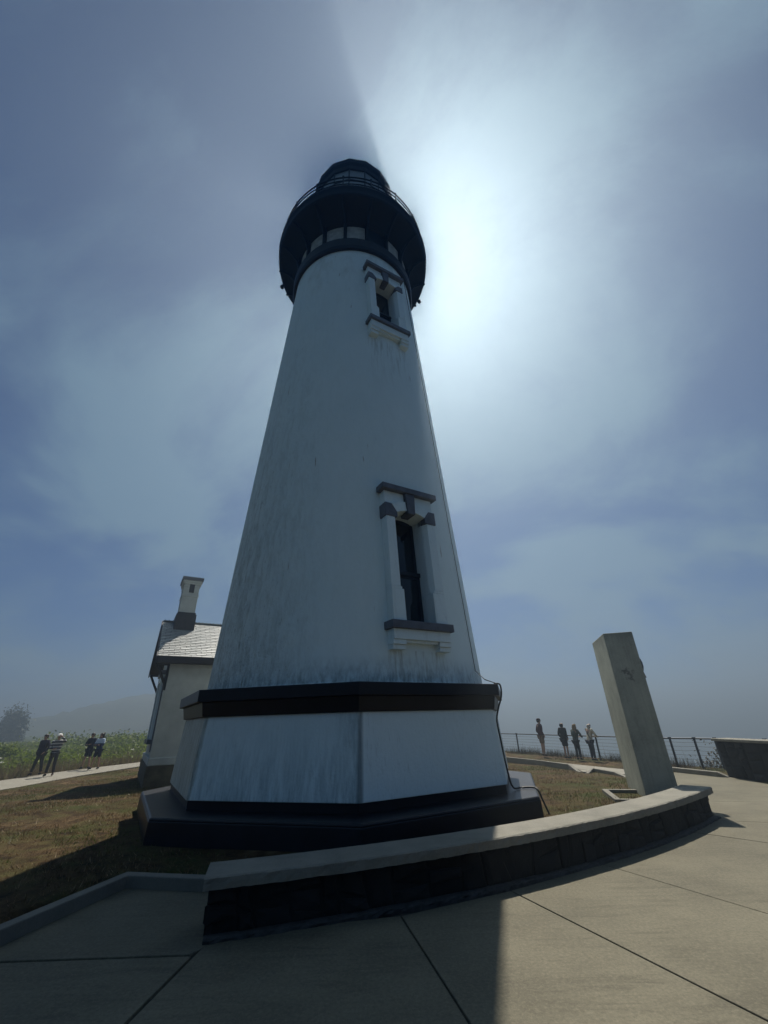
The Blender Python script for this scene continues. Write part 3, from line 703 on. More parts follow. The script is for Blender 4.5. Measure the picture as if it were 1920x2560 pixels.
# ------------------------------------------------------------------ oil house behind the tower
HO = empty('oil_house', (-8.73, 16.11, 0), R(30.3), label='low white outbuilding with pale shingle roof and tall chimney behind the tower', category='house')
HL, HX, HY, HB = 9.0, .50, .32, 5.18       # length, gable overhang, front wall, back wall
RZ, RT_, EZ = 6.05, 2.75, 4.20             # ridge height, ridge depth, eave height
zr_ = lambda y: EZ + (RZ - EZ) * (y / RT_) if y <= RT_ else RZ - (RZ - EZ) * ((y - RT_) / RT_)
wall = MB().prism([(HX, HY), (HL, HY), (HL, HB), (HX, HB)], .80, 4.0)
wall.xz([(HX, 0), (HX + .01, 0)], 0, 0) if False else None
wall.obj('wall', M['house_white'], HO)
gb = MB().add([(HX, HY, 4.001), (HX, HB, 4.001), (HX, RT_, zr_(RT_) - .32), (HX + .2, HY, 4.001), (HX + .2, HB, 4.001), (HX + .2, RT_, zr_(RT_) - .32)],
              [(0, 1, 2), (3, 5, 4), (0, 2, 5, 3), (2, 1, 4, 5), (0, 3, 4, 1)])
gb.obj('gable_wall', M['house_white'], HO)
MB().box(HX - .13, HL, HY - .13, HB + .13, -.1, .565).obj('base', M['footing_brown'], HO, bevel=.02)
MB().box(HX - .10, HL, HY - .10, HB + .10, .567, .80).obj('water_table', M['house_white'], HO, bevel=.02)
# roof boards, fascia, soffit
def slope(y0, y1, x0, x1, dz0, dz1):
    vs = []
    for dz in (dz0, dz1):
        vs += [(x0, y0, zr_(y0) + dz), (x1, y0, zr_(y0) + dz), (x1, y1, zr_(y1) + dz), (x0, y1, zr_(y1) + dz)]
    return MB().add(vs, [(0, 3, 2, 1), (4, 5, 6, 7), (0, 1, 5, 4), (1, 2, 6, 5), (2, 3, 7, 6), (3, 0, 4, 7)])
roof = slope(0, RT_, 0, HL, -.17, -.03).obj('roof', M['slate_dark'], HO)
roof2 = slope(RT_, 2 * RT_, 0, HL, -.17, -.03).obj('roof', M['slate_dark'], HO)
MB().box(.0, HL, -.05, -.003, EZ - .26, EZ - .02).obj('fascia', M['slate_dark'], HO, bevel=.008)
MB().box(.03, HL, .0, HY, EZ - .255, EZ - .20).obj('soffit', M['slate_dark'], HO)
for y0, y1 in ((0, RT_), (RT_, 2 * RT_)):
    q = slope(y0, y1, -.045, -.002, -.30, -.01); q.obj('barge_board', M['slate_dark'], HO)
# shingles: half-lap courses; the front slope as single pieces, the rest of it joined
TWD, TEX = .395, math.hypot(RT_, RZ - EZ) / 22
pit = math.atan2(RZ - EZ, RT_)
tb = MB().box(0, TWD - .018, 0, TEX + .03, 0, .030)
tm = tb.mesh('shingle', M['tile']); tn = 0
rest = MB()
for r_ in range(22):
    off = -TWD * (.5 if r_ % 2 else 0) - random.uniform(0, .05)
    for c_ in range(24):
        x0 = off + c_ * TWD
        if x0 + TWD < 0.02 or x0 > HL - .1: continue
        y = r_ * TEX * math.cos(pit); z = zr_(0) + r_ * TEX * math.sin(pit) - .028
        if x0 < 4.0 and tn < 290:
            if x0 < 0 or x0 + TWD > HL:
                o = MB().box(max(0, -x0), TWD - .018, 0, TEX + .03, 0, .030).obj('shingle', M['tile'], roof)
            else:
                o = bpy.data.objects.new('shingle', tm); C.objects.link(o); o.parent = roof
            o.location = (x0, y + random.uniform(-.006, .006), z); o.rotation_euler = (pit - .10 + random.uniform(-.012, .012), 0, random.uniform(-.006, .006)); tn += 1
        else:
            rest.add([(x0, y, z), (x0 + TWD - .018, y, z), (x0 + TWD - .018, y + TEX * math.cos(pit), z + TEX * math.sin(pit) - .01), (x0, y + TEX * math.cos(pit), z + TEX * math.sin(pit) - .01)], [(0, 1, 2, 3)])
            rest.add([(x0, y, z + .02), (x0 + TWD - .018, y, z + .02), (x0 + TWD - .018, y + TEX * math.cos(pit), z + TEX * math.sin(pit)), (x0, y + TEX * math.cos(pit), z + TEX * math.sin(pit))], [(0, 1, 2, 3)])
rest.obj('shingles', M['tile'], roof, kind='stuff')
rc_ = MB().box(0, HL, RT_ - .10, RT_ + .10, RZ - .02, RZ + .012)
for k in range(56):
    x = .06 + k * .158
    rc_.box(x, x + .035, RT_ - .05, RT_ + .05, RZ + .012, RZ + .05)
rc_.obj('ridge', M['tile'], roof)
# eave brackets on the gable end
def bracket(y, sy):
    q = MB().box(HX - .09, HX - .002, y - .05, y + .05, 2.95, 3.95)
    q.tube([(HX - .05, y, 3.2), (.06, y, 3.92)], .05, 4)
    q.box(.0, HX - .002, y - .05, y + .05, 3.90, 3.985)
    q.obj('bracket', M['slate_dark'], HO)
bracket(HY + .12, 1); bracket(HB - .12, -1)
# gable-end window with painted surround
wd = MB().box(HX - .14, HX - .002, 1.75, 1.98, 1.35, 3.45).box(HX - .14, HX - .002, 3.42, 3.65, 1.35, 3.45).box(HX - .14, HX - .002, 1.70, 3.70, 3.452, 3.7).obj('window', M['white_trim'], HO, bevel=.01)
MB().box(HX - .20, HX - .002, 1.62, 3.78, 1.20, 1.345).obj('sill', M['grey'], wd); MB().box(HX - .20, HX - .002, 1.62, 3.78, 3.702, 3.85).obj('hood', M['grey'], wd)
MB().box(HX - .03, HX - .004, 1.985, 3.415, 1.35, 3.45).obj('pane', M['glass'], wd)
for y in (1.4, .62): MB().box(HX - .07, HX - .002, y - .07, y + .07, .95, 3.6).obj('downpipe', M['grey'], HO) if y == 1.4 else MB().box(HX - .07, HX - .003, HY - .06, HY + .22, .80, 3.0).obj('corner_trim', M['house_white'], HO)
# chimney
ch = MB().box(.52, 1.19, 2.10, 3.10, 6.30, 7.72).obj('chimney', M['house_white'], roof, bevel=.01)
cy0 = 2.10
MB().box(.44, 1.27, cy0 - .07, 3.18, 5.4, 6.28).box(.48, 1.23, cy0 - .04, 3.14, 6.28, 6.36).obj('chimney_base', M['slate_dark'], roof, bevel=.012)
for z0, z1, e in ((7.08, 7.20, .025), (7.52, 7.58, .02), (7.66, 7.74, .045), (7.74, 7.84, .075)):
    MB().box(.52 - e, 1.19 + e, cy0 - e, 3.10 + e, z0, z1).obj('moulding', M['house_white'], roof, bevel=.008)
MB().box(.40, 1.31, cy0 - .12, 3.22, 7.842, 7.97).obj('chimney_cap', M['grey'], roof, bevel=.012)
MB().box(.40, 1.31, cy0 - .12, 3.22, 7.972, 7.99).obj('cap_sheet', M['tile'], roof)
MB().box(.56, 1.15, cy0 + .1, 2.9, 8.02, 8.06).box(.62, .66, cy0 + .2, 2.8, 7.99, 8.02).box(1.05, 1.09, cy0 + .2, 2.8, 7.99, 8.02).obj('rain_cover', M['iron'], roof)
MB().box(.765, .975, cy0 - .03, cy0 + .02, 7.28, 7.74).obj('flue_panel', M['slate_dark'], roof, bevel=.01)

# ------------------------------------------------------------------ curved seat wall of dark stone
RF, RB = 19.07, 18.64
SW = empty('seat_wall', (*arcpt(R(-61), 18.9), 0), label='low curved dark stone seat wall with pale concrete cap in front of the lighthouse', category='wall')
def wl_(x, y, z): return (x - SW.location.x, y - SW.location.y, z)
A_0, A_1 = R(-74.55), R(-47.75)
def arcsolid(r0, r1, z0, z1, a0, a1, n=60, jit=0, seed=0):
    r_ = np.random.default_rng(seed); b = MB(); vs = []
    prof = [(r1, z0), (r1 + .0, z0 + (z1 - z0) * .5), (r1, z1 - .012), (r1 - .02, z1), (r0 + .012, z1), (r0, z1 - .01), (r0, z0)]
    k = len(prof)
    for i in range(n + 1):
        a = a0 + (a1 - a0) * i / n
        for j, (rr, z) in enumerate(prof):
            jr = r_.normal(0, jit) if j < 4 else 0; jz = r_.normal(0, jit * .5) if j in (0, 2) else 0
            p = arcpt(a, rr + jr); vs.append((*p, z + jz))
    fs = [tuple(range(k))[::-1], tuple(n * k + j for j in range(k))]
    for i in range(n):
        for j in range(k): fs.append((i * k + j, i * k + (j + 1) % k, (i + 1) * k + (j + 1) % k, (i + 1) * k + j))
    return b.add(vs, fs).xf(wl_)
arcsolid(RB - .02, RF + .07, .372, .470, A_0 - R(.12), A_1 + R(.25), 150, .0035, 3).obj('cap', M['cap'], SW)
arcsolid(RB + .05, RF - .035, -.05, .371, A_0 + R(.1), A_1 - R(.1), 60).obj('core', M['mortar'], SW)
arcsolid(RF - .03, RF + .075, -.03, .035, A_0 + R(.05), A_1 - R(.05), 150, .008, 5).obj('footing', M['footing'], SW)
def stone_poly(b, quad, put, depth, bulge):
    # quad: 4+ points (u, z); put(u, z, d) -> xyz with d outward
    n = len(quad); cu = sum(p[0] for p in quad) / n; cz = sum(p[1] for p in quad) / n
    sh = lambda k: [(cu + (u - cu) * k, cz + (z - cz) * k) for u, z in quad]
    vs = [put(u, z, -.05) for u, z in quad] + [put(u, z, depth) for u, z in quad] + [put(u, z, depth + bulge * random.uniform(.6, 1.3)) for u, z in sh(.72)] + [put(cu + random.uniform(-.02, .02), cz, depth + bulge * random.uniform(.9, 1.9))]
    fs = []
    for i in range(n):
        j = (i + 1) % n
        fs += [(i, j, n + j, n + i), (n + i, n + j, 2 * n + j, 2 * n + i), (2 * n + i, 2 * n + j, 3 * n)]
    return b.add(vs, fs)
def lay_stones(length, zb_, zt, put, parent, wmin, wmax, rows_choice=(2, 2, 3), g=.010):
    u = 0.0
    prev = 0.0; lean0 = 0
    while u < length - .02:
        w_ = min(random.uniform(wmin, wmax), length - u)
        if length - u - w_ < wmin * .6: w_ = length - u
        lean1 = random.uniform(-.10, .10) if u + w_ < length - .01 else 0
        nr = random.choice(rows_choice); cuts = [zb_] + sorted(zb_ + (zt - zb_) * (k + random.uniform(-.32, .32)) / nr for k in range(1, nr)) + [zt]
        for k in range(nr):
            z0, z1 = cuts[k] + (g if k else 0), cuts[k + 1] - g
            f0, f1 = (z0 - zb_) / (zt - zb_), (z1 - zb_) / (zt - zb_)
            L0, L1 = u + lean0 * (f0 - .5) + g, u + lean0 * (f1 - .5) + g
            R0, R1 = u + w_ + lean1 * (f0 - .5) - g, u + w_ + lean1 * (f1 - .5) - g
            s1 = random.uniform(-.05, .05) if k else 0; s2 = random.uniform(-.03, .03) if k < nr - 1 else 0
            quad = [(L0, z0 + s1), ((L0 + R0) / 2, z0 + random.uniform(-.008, .008)), (R0, z0 - s1), (R1 + random.uniform(-.01, .004), (z1 * .6 + z0 * .4)), (R1, z1 - s2), ((L1 + R1) / 2 + random.uniform(-.03, .03), z1 + random.uniform(-.01, .005)), (L1, z1 + s2)]
            stone_poly(MB(), quad, put, random.uniform(-.015, .03), random.uniform(.008, .03)).obj('stone', M['stone'], parent)
        u += w_; lean0 = lean1
Ltot = RF * (A_1 - A_0)
lay_stones(Ltot, .02, .372, lambda u, z, d: wl_(*arcpt(A_0 + u / RF, RF - .03 + d), z), SW, .13, .46, (1, 2, 2, 3))
# the two end faces
for a, sg in ((A_1, 1), (A_0, -1)):
    def put(u, z, d, a=a, sg=sg):
        p = arcpt(a, RF - .02 - u); t_ = (-math.sin(a) * sg, math.cos(a) * sg)
        return wl_(p[0] + t_[0] * (d - .03), p[1] + t_[1] * (d - .03), z)
    lay_stones(.40, .02, .372, put, SW, .18, .3)

# ------------------------------------------------------------------ concrete pillar and its curb
PA = Vector((5.53, 10.82, 0)); PRZ = -math.atan2(.253, .967)
PI_ = empty('pillar', PA, PRZ, label='tall leaning-looking weathered concrete slab pillar behind the right end of the seat wall', category='pillar')
PI_['label'] = 'tall rectangular weathered concrete pillar standing behind the right end of the seat wall'
sh = MB().box(0, .68, 0, 1.60, -.1, 3.60).obj('shaft', M['pillar'], PI_, bevel=.018)
fx = MB().ball((.76, .62, 2.86), .13, 14, (.9, 1.2, 1.75)).tube([(.66, .55, 2.74), (.80, .55, 2.66), (.82, .55, 2.54)], .035, 8)
fx.obj('fixture', M['rubber'], PI_, smooth=True)
MB().tube(spline([(.67, .5, 2.55), (.76, .5, 2.52), (.79, .5, 2.46), (.75, .5, 2.42), (.68, .5, 2.42)]), .012, 6).obj('pipe_loop', M['galv'], PI_)
cb = MB().box(-.74, -.62, -.62, .84, -.1, .16).box(-.619, -.002, .72, .84, -.1, .16).box(-.619, .9, -.62, -.50, -.1, .16)
cb.obj('curb', M['kerb'], PI_, bevel=.01)

# ------------------------------------------------------------------ right-hand stone wall
RW = empty('stone_wall', (10.0, 14.3, 0), label='tall dark stone wall with concrete cap at the right edge of the pavement', category='wall')
RWP = [Vector(p) for p in ((9.98, 14.52), (10.07, 13.17), (10.30, 11.6), (10.65, 10.1), (11.1, 8.6))]
cum = [0]
for i in range(1, len(RWP)): cum.append(cum[-1] + (RWP[i] - RWP[i - 1]).length)
def rwp(u, d):     # u along the wall from its far end, d out towards the pavement
    u = max(0, min(u, cum[-1] - 1e-4)); i = max(k for k in range(len(cum) - 1) if cum[k] <= u)
    t_ = (RWP[i + 1] - RWP[i]).normalized(); n_ = Vector((t_.y, -t_.x)); n_ = n_ if n_.x < 0 else -n_
    return RWP[i] + t_ * (u - cum[i]) + n_ * d
def rl(x, y, z): return (x - RW.location.x, y - RW.location.y, z - RW.location.z)
def rsolid(d0, d1, z0, z1, u0, name, mat, bevel=.01):
    b = MB(); vs = []; us = np.linspace(u0, cum[-1], 30)
    for u in us:
        e = 0 if u >= 0 else u
        for d, z in ((d0, z0), (d1, z0), (d1, z1), (d0, z1)):
            p = rwp(max(u, 0), d) + Vector((0, -e)); vs.append(rl(p.x, p.y, z))
    n = len(us); fs = [(0, 1, 2, 3), (4 * n - 1, 4 * n - 2, 4 * n - 3, 4 * n - 4)]
    for i in range(n - 1):
        for k in range(4): fs.append((4 * i + k, 4 * i + (k + 1) % 4, 4 * i + 4 + (k + 1) % 4, 4 * i + 4 + k))
    b.add(vs, fs).obj(name, mat, RW, bevel=bevel)
rsolid(-.50, .06, .93, 1.0, -.09, 'cap', M['cap'])
rsolid(-.44, -.035, -.1, .929, .02, 'core', M['mortar'], 0)
lay_stones(cum[-1], .0, .93, lambda u, z, d: rl(rwp(u, d - .03).x, rwp(u, d - .03).y, z), RW, .22, .5, (3, 4, 4))
lay_stones(.42, .0, .93, lambda u, z, d: rl(9.98 + .02 + u, 14.52 + d - .03, z), RW, .18, .3, (3, 4))

# ------------------------------------------------------------------ cliff-edge fence
FZ = -.15
fpts = [(4.2, 36.1), (7.62, 28.25), (11.02, 18.75)]
posts_at = [(4.2, 36.1), (7.62, 28.25), (9.75, 22.3), (11.05, 18.62), (11.60, 18.0), (11.98, 17.42), (12.6, 15.9), (12.9, 14.4)]
FE = empty('fence', (9.75, 22.3, FZ), label='dark steel post fence strung with thin horizontal wires along the cliff edge', category='fence')
fl = lambda x, y, z: (x - 9.75, y - 22.3, z)
pst = None
for (x, y) in posts_at:
    if pst is None: pst = MB().box(-.028, .028, -.028, .028, -.25, 1.0).box(-.045, .045, -.045, .045, 1.0, 1.03).obj('post', M['galv'], FE); o = pst
    else: o = dup(pst, FE)
    o.location = fl(x, y, 0); o.rotation_euler.z = R(22)
for i in range(len(posts_at) - 1):
    a, b = posts_at[i], posts_at[i + 1]
    MB().tube([fl(*a, .985), fl(*b, .985)], .026, 8).obj('rail', M['galv'], FE)
    for z in (.16, .30, .44, .58, .72, .86):
        mid = ((a[0] + b[0]) / 2, (a[1] + b[1]) / 2)
        MB().tube([fl(*a, z), fl(*mid, z - .012), fl(*b, z)], .0055, 5).obj('wire', M['wire'], FE)

# ------------------------------------------------------------------ plants
def blades(name, x, y, z, h, w, lean, mat, nseg=1, **props):
    n = len(x); a = rng.uniform(0, 2 * math.pi, n); la = rng.uniform(0, 2 * math.pi, n); lr = rng.uniform(.1, 1, n) * lean * h
    dx, dy = np.cos(a) * w / 2, np.sin(a) * w / 2
    V = np.stack([np.stack([x - dx, y - dy, z], -1), np.stack([x + dx, y + dy, z], -1), np.stack([x + np.cos(la) * lr, y + np.sin(la) * lr, z + h], -1)], 1).reshape(-1, 3)
    T = np.arange(3 * n).reshape(-1, 3)
    return npmesh(name, V, T, mat, kind='stuff', **props)
def leaves(name, x, y, z, s, mat, **props):
    n = len(x); d = rng.normal(0, 1, (n, 3)); d /= np.linalg.norm(d, axis=1)[:, None]; e = np.cross(d, rng.normal(0, 1, (n, 3))); e /= np.linalg.norm(e, axis=1)[:, None]
    P = np.stack([x, y, z], -1); s = np.asarray(s)[:, None] if np.ndim(s) else s
    V = np.stack([P - d * s, P + e * s * .45, P + d * s, P - e * s * .45], 1).reshape(-1, 3)
    return npmesh(name, V, np.arange(4 * n).reshape(-1, 4), mat, **props)
def scatter(n, x0, x1, y0, y1, keep):
    x = rng.uniform(x0, x1, n); y = rng.uniform(y0, y1, n); k = keep(x, y); return x[k], y[k]
def fbm(x, y, f, seed=0):
    v = 0; a = 1
    for i in range(4):
        v = v + a * np.sin(x * f + 1.7 * i + seed + 1.3 * np.sin(y * f * .8 + i)) * np.sin(y * f * 1.1 - .6 * i + seed * 1.3 + 1.1 * np.sin(x * f * .7)); f *= 2.1; a *= .55
    return v
def lpath_x(y, side): P = LPL if side < 0 else LPR; return np.interp(y, [p[1] for p in P], [p[0] for p in P])
def notpath(x, y): return (x > lpath_x(y, 1) + .05) | (x < lpath_x(y, -1) - .05)
def rpath_in(x, y):
    c = np.interp(y, [15.8, 18.3, 20.6, 23.1, 26.9], [7.45, 7.3, 6.65, 5.66, 4.2]); e = np.interp(y, [16.3, 18.3, 21.5, 25, 28.5], [9.3, 8.74, 7.54, 6.08, 4.9])
    return (x > c - .25) & (x < e + .05) & (y > 15.2)
def lawn_ok(x, y):
    s = (x - FP[0]) * FN[0] + (y - FP[1]) * FN[1]; t_ = np.hypot(x - AX, y - AY)
    return ~in_plaza(x, y) & notpath(x, y) & ~rpath_in(x, y) & (s < .9) & (t_ > 4.7) & (np.hypot(x - ARC[0], y - ARC[1]) < 18.66) | ((x < -3.6) & ~in_plaza(x, y) & notpath(x, y) & (t_ > 4.7) & (x < -3.42 + (y - 6.75) * .2387 - .02))
# short worn turf near the tower
x, y = scatter(230000, -16, 8.5, 2.5, 24, lambda x, y: lawn_ok(x, y) & (rng.uniform(0, 1, len(x)) < np.clip(11 / np.hypot(x, y), .25, 1) * np.clip(.35 + .75 * fbm(x, y, 1.1), .02, 1)))
blades('turf', x, y, ground_z(x, y) - .01, rng.uniform(.02, .075, len(x)), rng.uniform(.010, .022, len(x)), 1.3, M['grass'])
x, y = scatter(120000, -16, 8.5, 2.5, 24, lambda x, y: lawn_ok(x, y) & (fbm(x, y, .8, 3) > .35))
blades('turf', x, y, ground_z(x, y) - .01, rng.uniform(.02, .07, len(x)), rng.uniform(.010, .02, len(x)), 1.0, M['green_grass'])
x, y = scatter(26000, -16, 8.5, 2.5, 22, lambda x, y: lawn_ok(x, y) & (fbm(x, y, 2.3, 6) > .55))
blades('turf', x, y, ground_z(x, y) - .01, rng.uniform(.05, .13, len(x)), rng.uniform(.010, .02, len(x)), 1.6, M['grass'])
# dry grass along the left path
x, y = scatter(60000, -24, -14, 15, 40, lambda x, y: (x < lpath_x(y, -1) - .05) & (rng.uniform(0, 1, len(x)) < np.exp(-(lpath_x(y, -1) - x) / 1.1)))
blades('dry_grass', x, y, ground_z(x, y), rng.uniform(.15, .62, len(x)), .02, .55, M['straw'])
# leafy field beyond it
x, y = scatter(150000, -75, -16.5, 18, 75, lambda x, y: (x < lpath_x(np.minimum(y, 36), -1) - .9) & (rng.uniform(0, 1, len(x)) < np.clip(26 / np.hypot(x, y), .05, 1)))
top = np.clip(.42 + .20 * fbm(x, y, .45, 5), .10, .72) * S(.6, 3.0, lpath_x(np.minimum(y, 36), -1) - x)
leaves('field_plants', x, y, ground_z(x, y) + top * np.sqrt(rng.uniform(.05, 1, len(x))), rng.uniform(.05, .12, len(x)) * np.clip(np.hypot(x, y) / 30, 1, 1.8), M['leaf'], kind='stuff')
x, y = scatter(70000, -75, -16.5, 18, 75, lambda x, y: (x < lpath_x(np.minimum(y, 36), -1) - .6) & (fbm(x, y, .28, 9) > .1))
blades('field_grass', x, y, ground_z(x, y), rng.uniform(.25, .62, len(x)), .035, .4, M['straw'])
# white umbels among the leaves, two loose drifts
fx_, fy_ = [], []
for cx, cy, n in ((-20.5, 21.8, 20), (-21.5, 23.5, 9), (-16.9, 31.5, 4)):
    fx_ += list(rng.normal(cx, .8, n)); fy_ += list(rng.normal(cy, .7, n))
fx_, fy_ = np.array(fx_), np.array(fy_); px_, py_, pz_ = [], [], []
hz = rng.uniform(.45, .75, len(fx_))
for a, b, h_ in zip(fx_, fy_, hz):
    k = 46; rr = .11 * np.sqrt(rng.uniform(0, 1, k)); an = rng.uniform(0, 6.28, k)
    px_ += list(a + rr * np.cos(an)); py_ += list(b + rr * np.sin(an)); pz_ += list(float(ground_z(a, b)) + h_ + .02 * rng.normal(0, 1, k))
leaves('flowers', np.array(px_), np.array(py_), np.array(pz_), .028, M['flower'], kind='stuff')
# weeds along the fence
def fence_s(x, y): return (x - FP[0]) * FN[0] + (y - FP[1]) * FN[1]
x, y = scatter(90000, 3, 13.5, 14, 36, lambda x, y: (np.abs(fence_s(x, y) - .25) < .62) & (rng.uniform(0, 1, len(x)) < np.clip(.42 + .5 * fbm(x, y, 1.3, 2), .03, 1)))
blades('fence_weeds', x, y, ground_z(x, y) - .02, rng.uniform(.08, .42, len(x)), .014, .5, M['weed'])
x, y = scatter(700, 3, 13, 14, 36, lambda x, y: (np.abs(fence_s(x, y) - .4) < .5))
blades('weed_stalks', x, y, ground_z(x, y), rng.uniform(.35, .8, len(x)), .012, .25, M['weed'])
# scrub mound and the dark tree in the fog on the left
def clump(name, c, r, n, mat, ls, parent=None, seed=0, flat=1.0, **props):
    r_ = np.random.default_rng(seed); k = 22
    cen = r_.normal(0, 1, (k, 3)); cen /= np.linalg.norm(cen, axis=1)[:, None]; cen *= r_.uniform(.2, .75, (k, 1)); cen[:, 2] = np.abs(cen[:, 2])
    q = cen[r_.integers(0, k, n)] + r_.normal(0, .17, (n, 3))
    P = np.array(c) + q * np.array(r); P[:, 2] = np.maximum(P[:, 2], c[2] - .1)
    o = leaves(name, P[:, 0], P[:, 1], P[:, 2], ls * r_.uniform(.6, 1.4, n), mat, **props)
    if parent: o.parent = parent; o.matrix_parent_inverse = parent.matrix_world.inverted()
    return o
bpy.context.view_layer.update()
def tree(loc, h, w, seed, label, group=None):
    t_ = empty('tree', loc, label=label, category='tree')
    bpy.context.view_layer.update()
    r_ = random.Random(seed); b = MB(); b.tube([(0, 0, -.3), (.1, 0, h * .25), (.05, .1, h * .5), (0, 0, h * .8)], [h * .045, h * .036, h * .025, h * .008], 8)
    for k in range(9):
        a = r_.uniform(0, 6.28); z0 = h * r_.uniform(.2, .55); b.tube([(0, 0, z0), (math.cos(a) * w * .3, math.sin(a) * w * .3, z0 + h * .12), (math.cos(a) * w * .62, math.sin(a) * w * .62, z0 + h * .26)], [h * .018, h * .012, h * .004], 6)
    b.obj('trunk', M['bark'], t_)
    q = clump('crown', (0, 0, h * .04), (w, w, h * .92), 9000, M['treeleaf'], h * .035, None, seed); q.parent = t_
    return t_
tree((-91.5, 110.0, -.2), 8.6, 4.6, 4, 'dark rounded tree fading into the fog at the far left')
tree((-100.5, 112.0, -.2), 4.6, 6.5, 8, 'low spreading tree half lost in fog beside the dark rounded one')
def shrub(loc, r, n, seed, label, ls=.16, mat=None):
    t_ = empty('shrub', loc, label=label, category='shrub')
    b = MB(); r_ = random.Random(seed)
    for k in range(8):
        a = r_.uniform(0, 6.28); b.tube([(0, 0, -.2), (math.cos(a) * r[0] * .4, math.sin(a) * r[1] * .4, r[2] * .6)], [.05, .015], 5)
    b.obj('stems', M['bark'], t_)
    q = clump('foliage', (0, 0, 0), r, n, mat or M['leaf'], ls, None, seed); q.parent = t_
shrub((-33.5, 55.0, -.3), (9.5, 5.0, 2.3), 9000, 11, 'long low scrub mound at the back of the green field')
shrub((12.95, 19.4, -1.9), (1.5, 1.2, 2.6), 7000, 17, 'grey twiggy shrub on the cliff just beyond the fence beside the stone wall', .06, M['weed'])
shrub((-28.5, 34.0, -.3), (1.6, 1.4, 1.5), 3500, 13, 'dark bushy shrub at the left edge of the field', .10)

# ------------------------------------------------------------------ people
dg = None
def skin(name, verts, edges, radii, mat, parent, sub=2, root=0, loc=(0, 0, 0)):
    me = bpy.data.meshes.new(name); me.from_pydata(verts, edges, [])
    o = bpy.data.objects.new(name, me); C.objects.link(o)
    o.modifiers.new('skin', 'SKIN'); sm = o.modifiers.new('sub', 'SUBSURF'); sm.levels = sub; sm.render_levels = sub
    for i, r_ in enumerate(radii):
        sv = me.skin_vertices[0].data[i]; sv.radius = r_ if isinstance(r_, tuple) else (r_, r_); sv.use_root = (i == root)
    d_ = bpy.context.evaluated_depsgraph_get(); new = bpy.data.meshes.new_from_object(o.evaluated_get(d_))
    o.modifiers.clear(); o.data = new; bpy.data.meshes.remove(me); new.name = name
    new.materials.clear(); new.materials.append(mat)
    for p in new.polygons: p.use_smooth = True
    o.parent = parent
    return o
SKN = mat_simple('skin', (.33, .20, .14), .55, .1, 12, 0)
def cloth(name, c): return mat_simple(name, c, .85, .25, 14, .3, .2)
def chain(nodes, names, V, E, RR, rad, start=None):
    prev = start
    for nm, r_ in zip(names, rad):
        V.append(nodes[nm]); RR.append(r_); i = len(V) - 1
        if prev is not None: E.append((prev, i))
        prev = i
    return prev
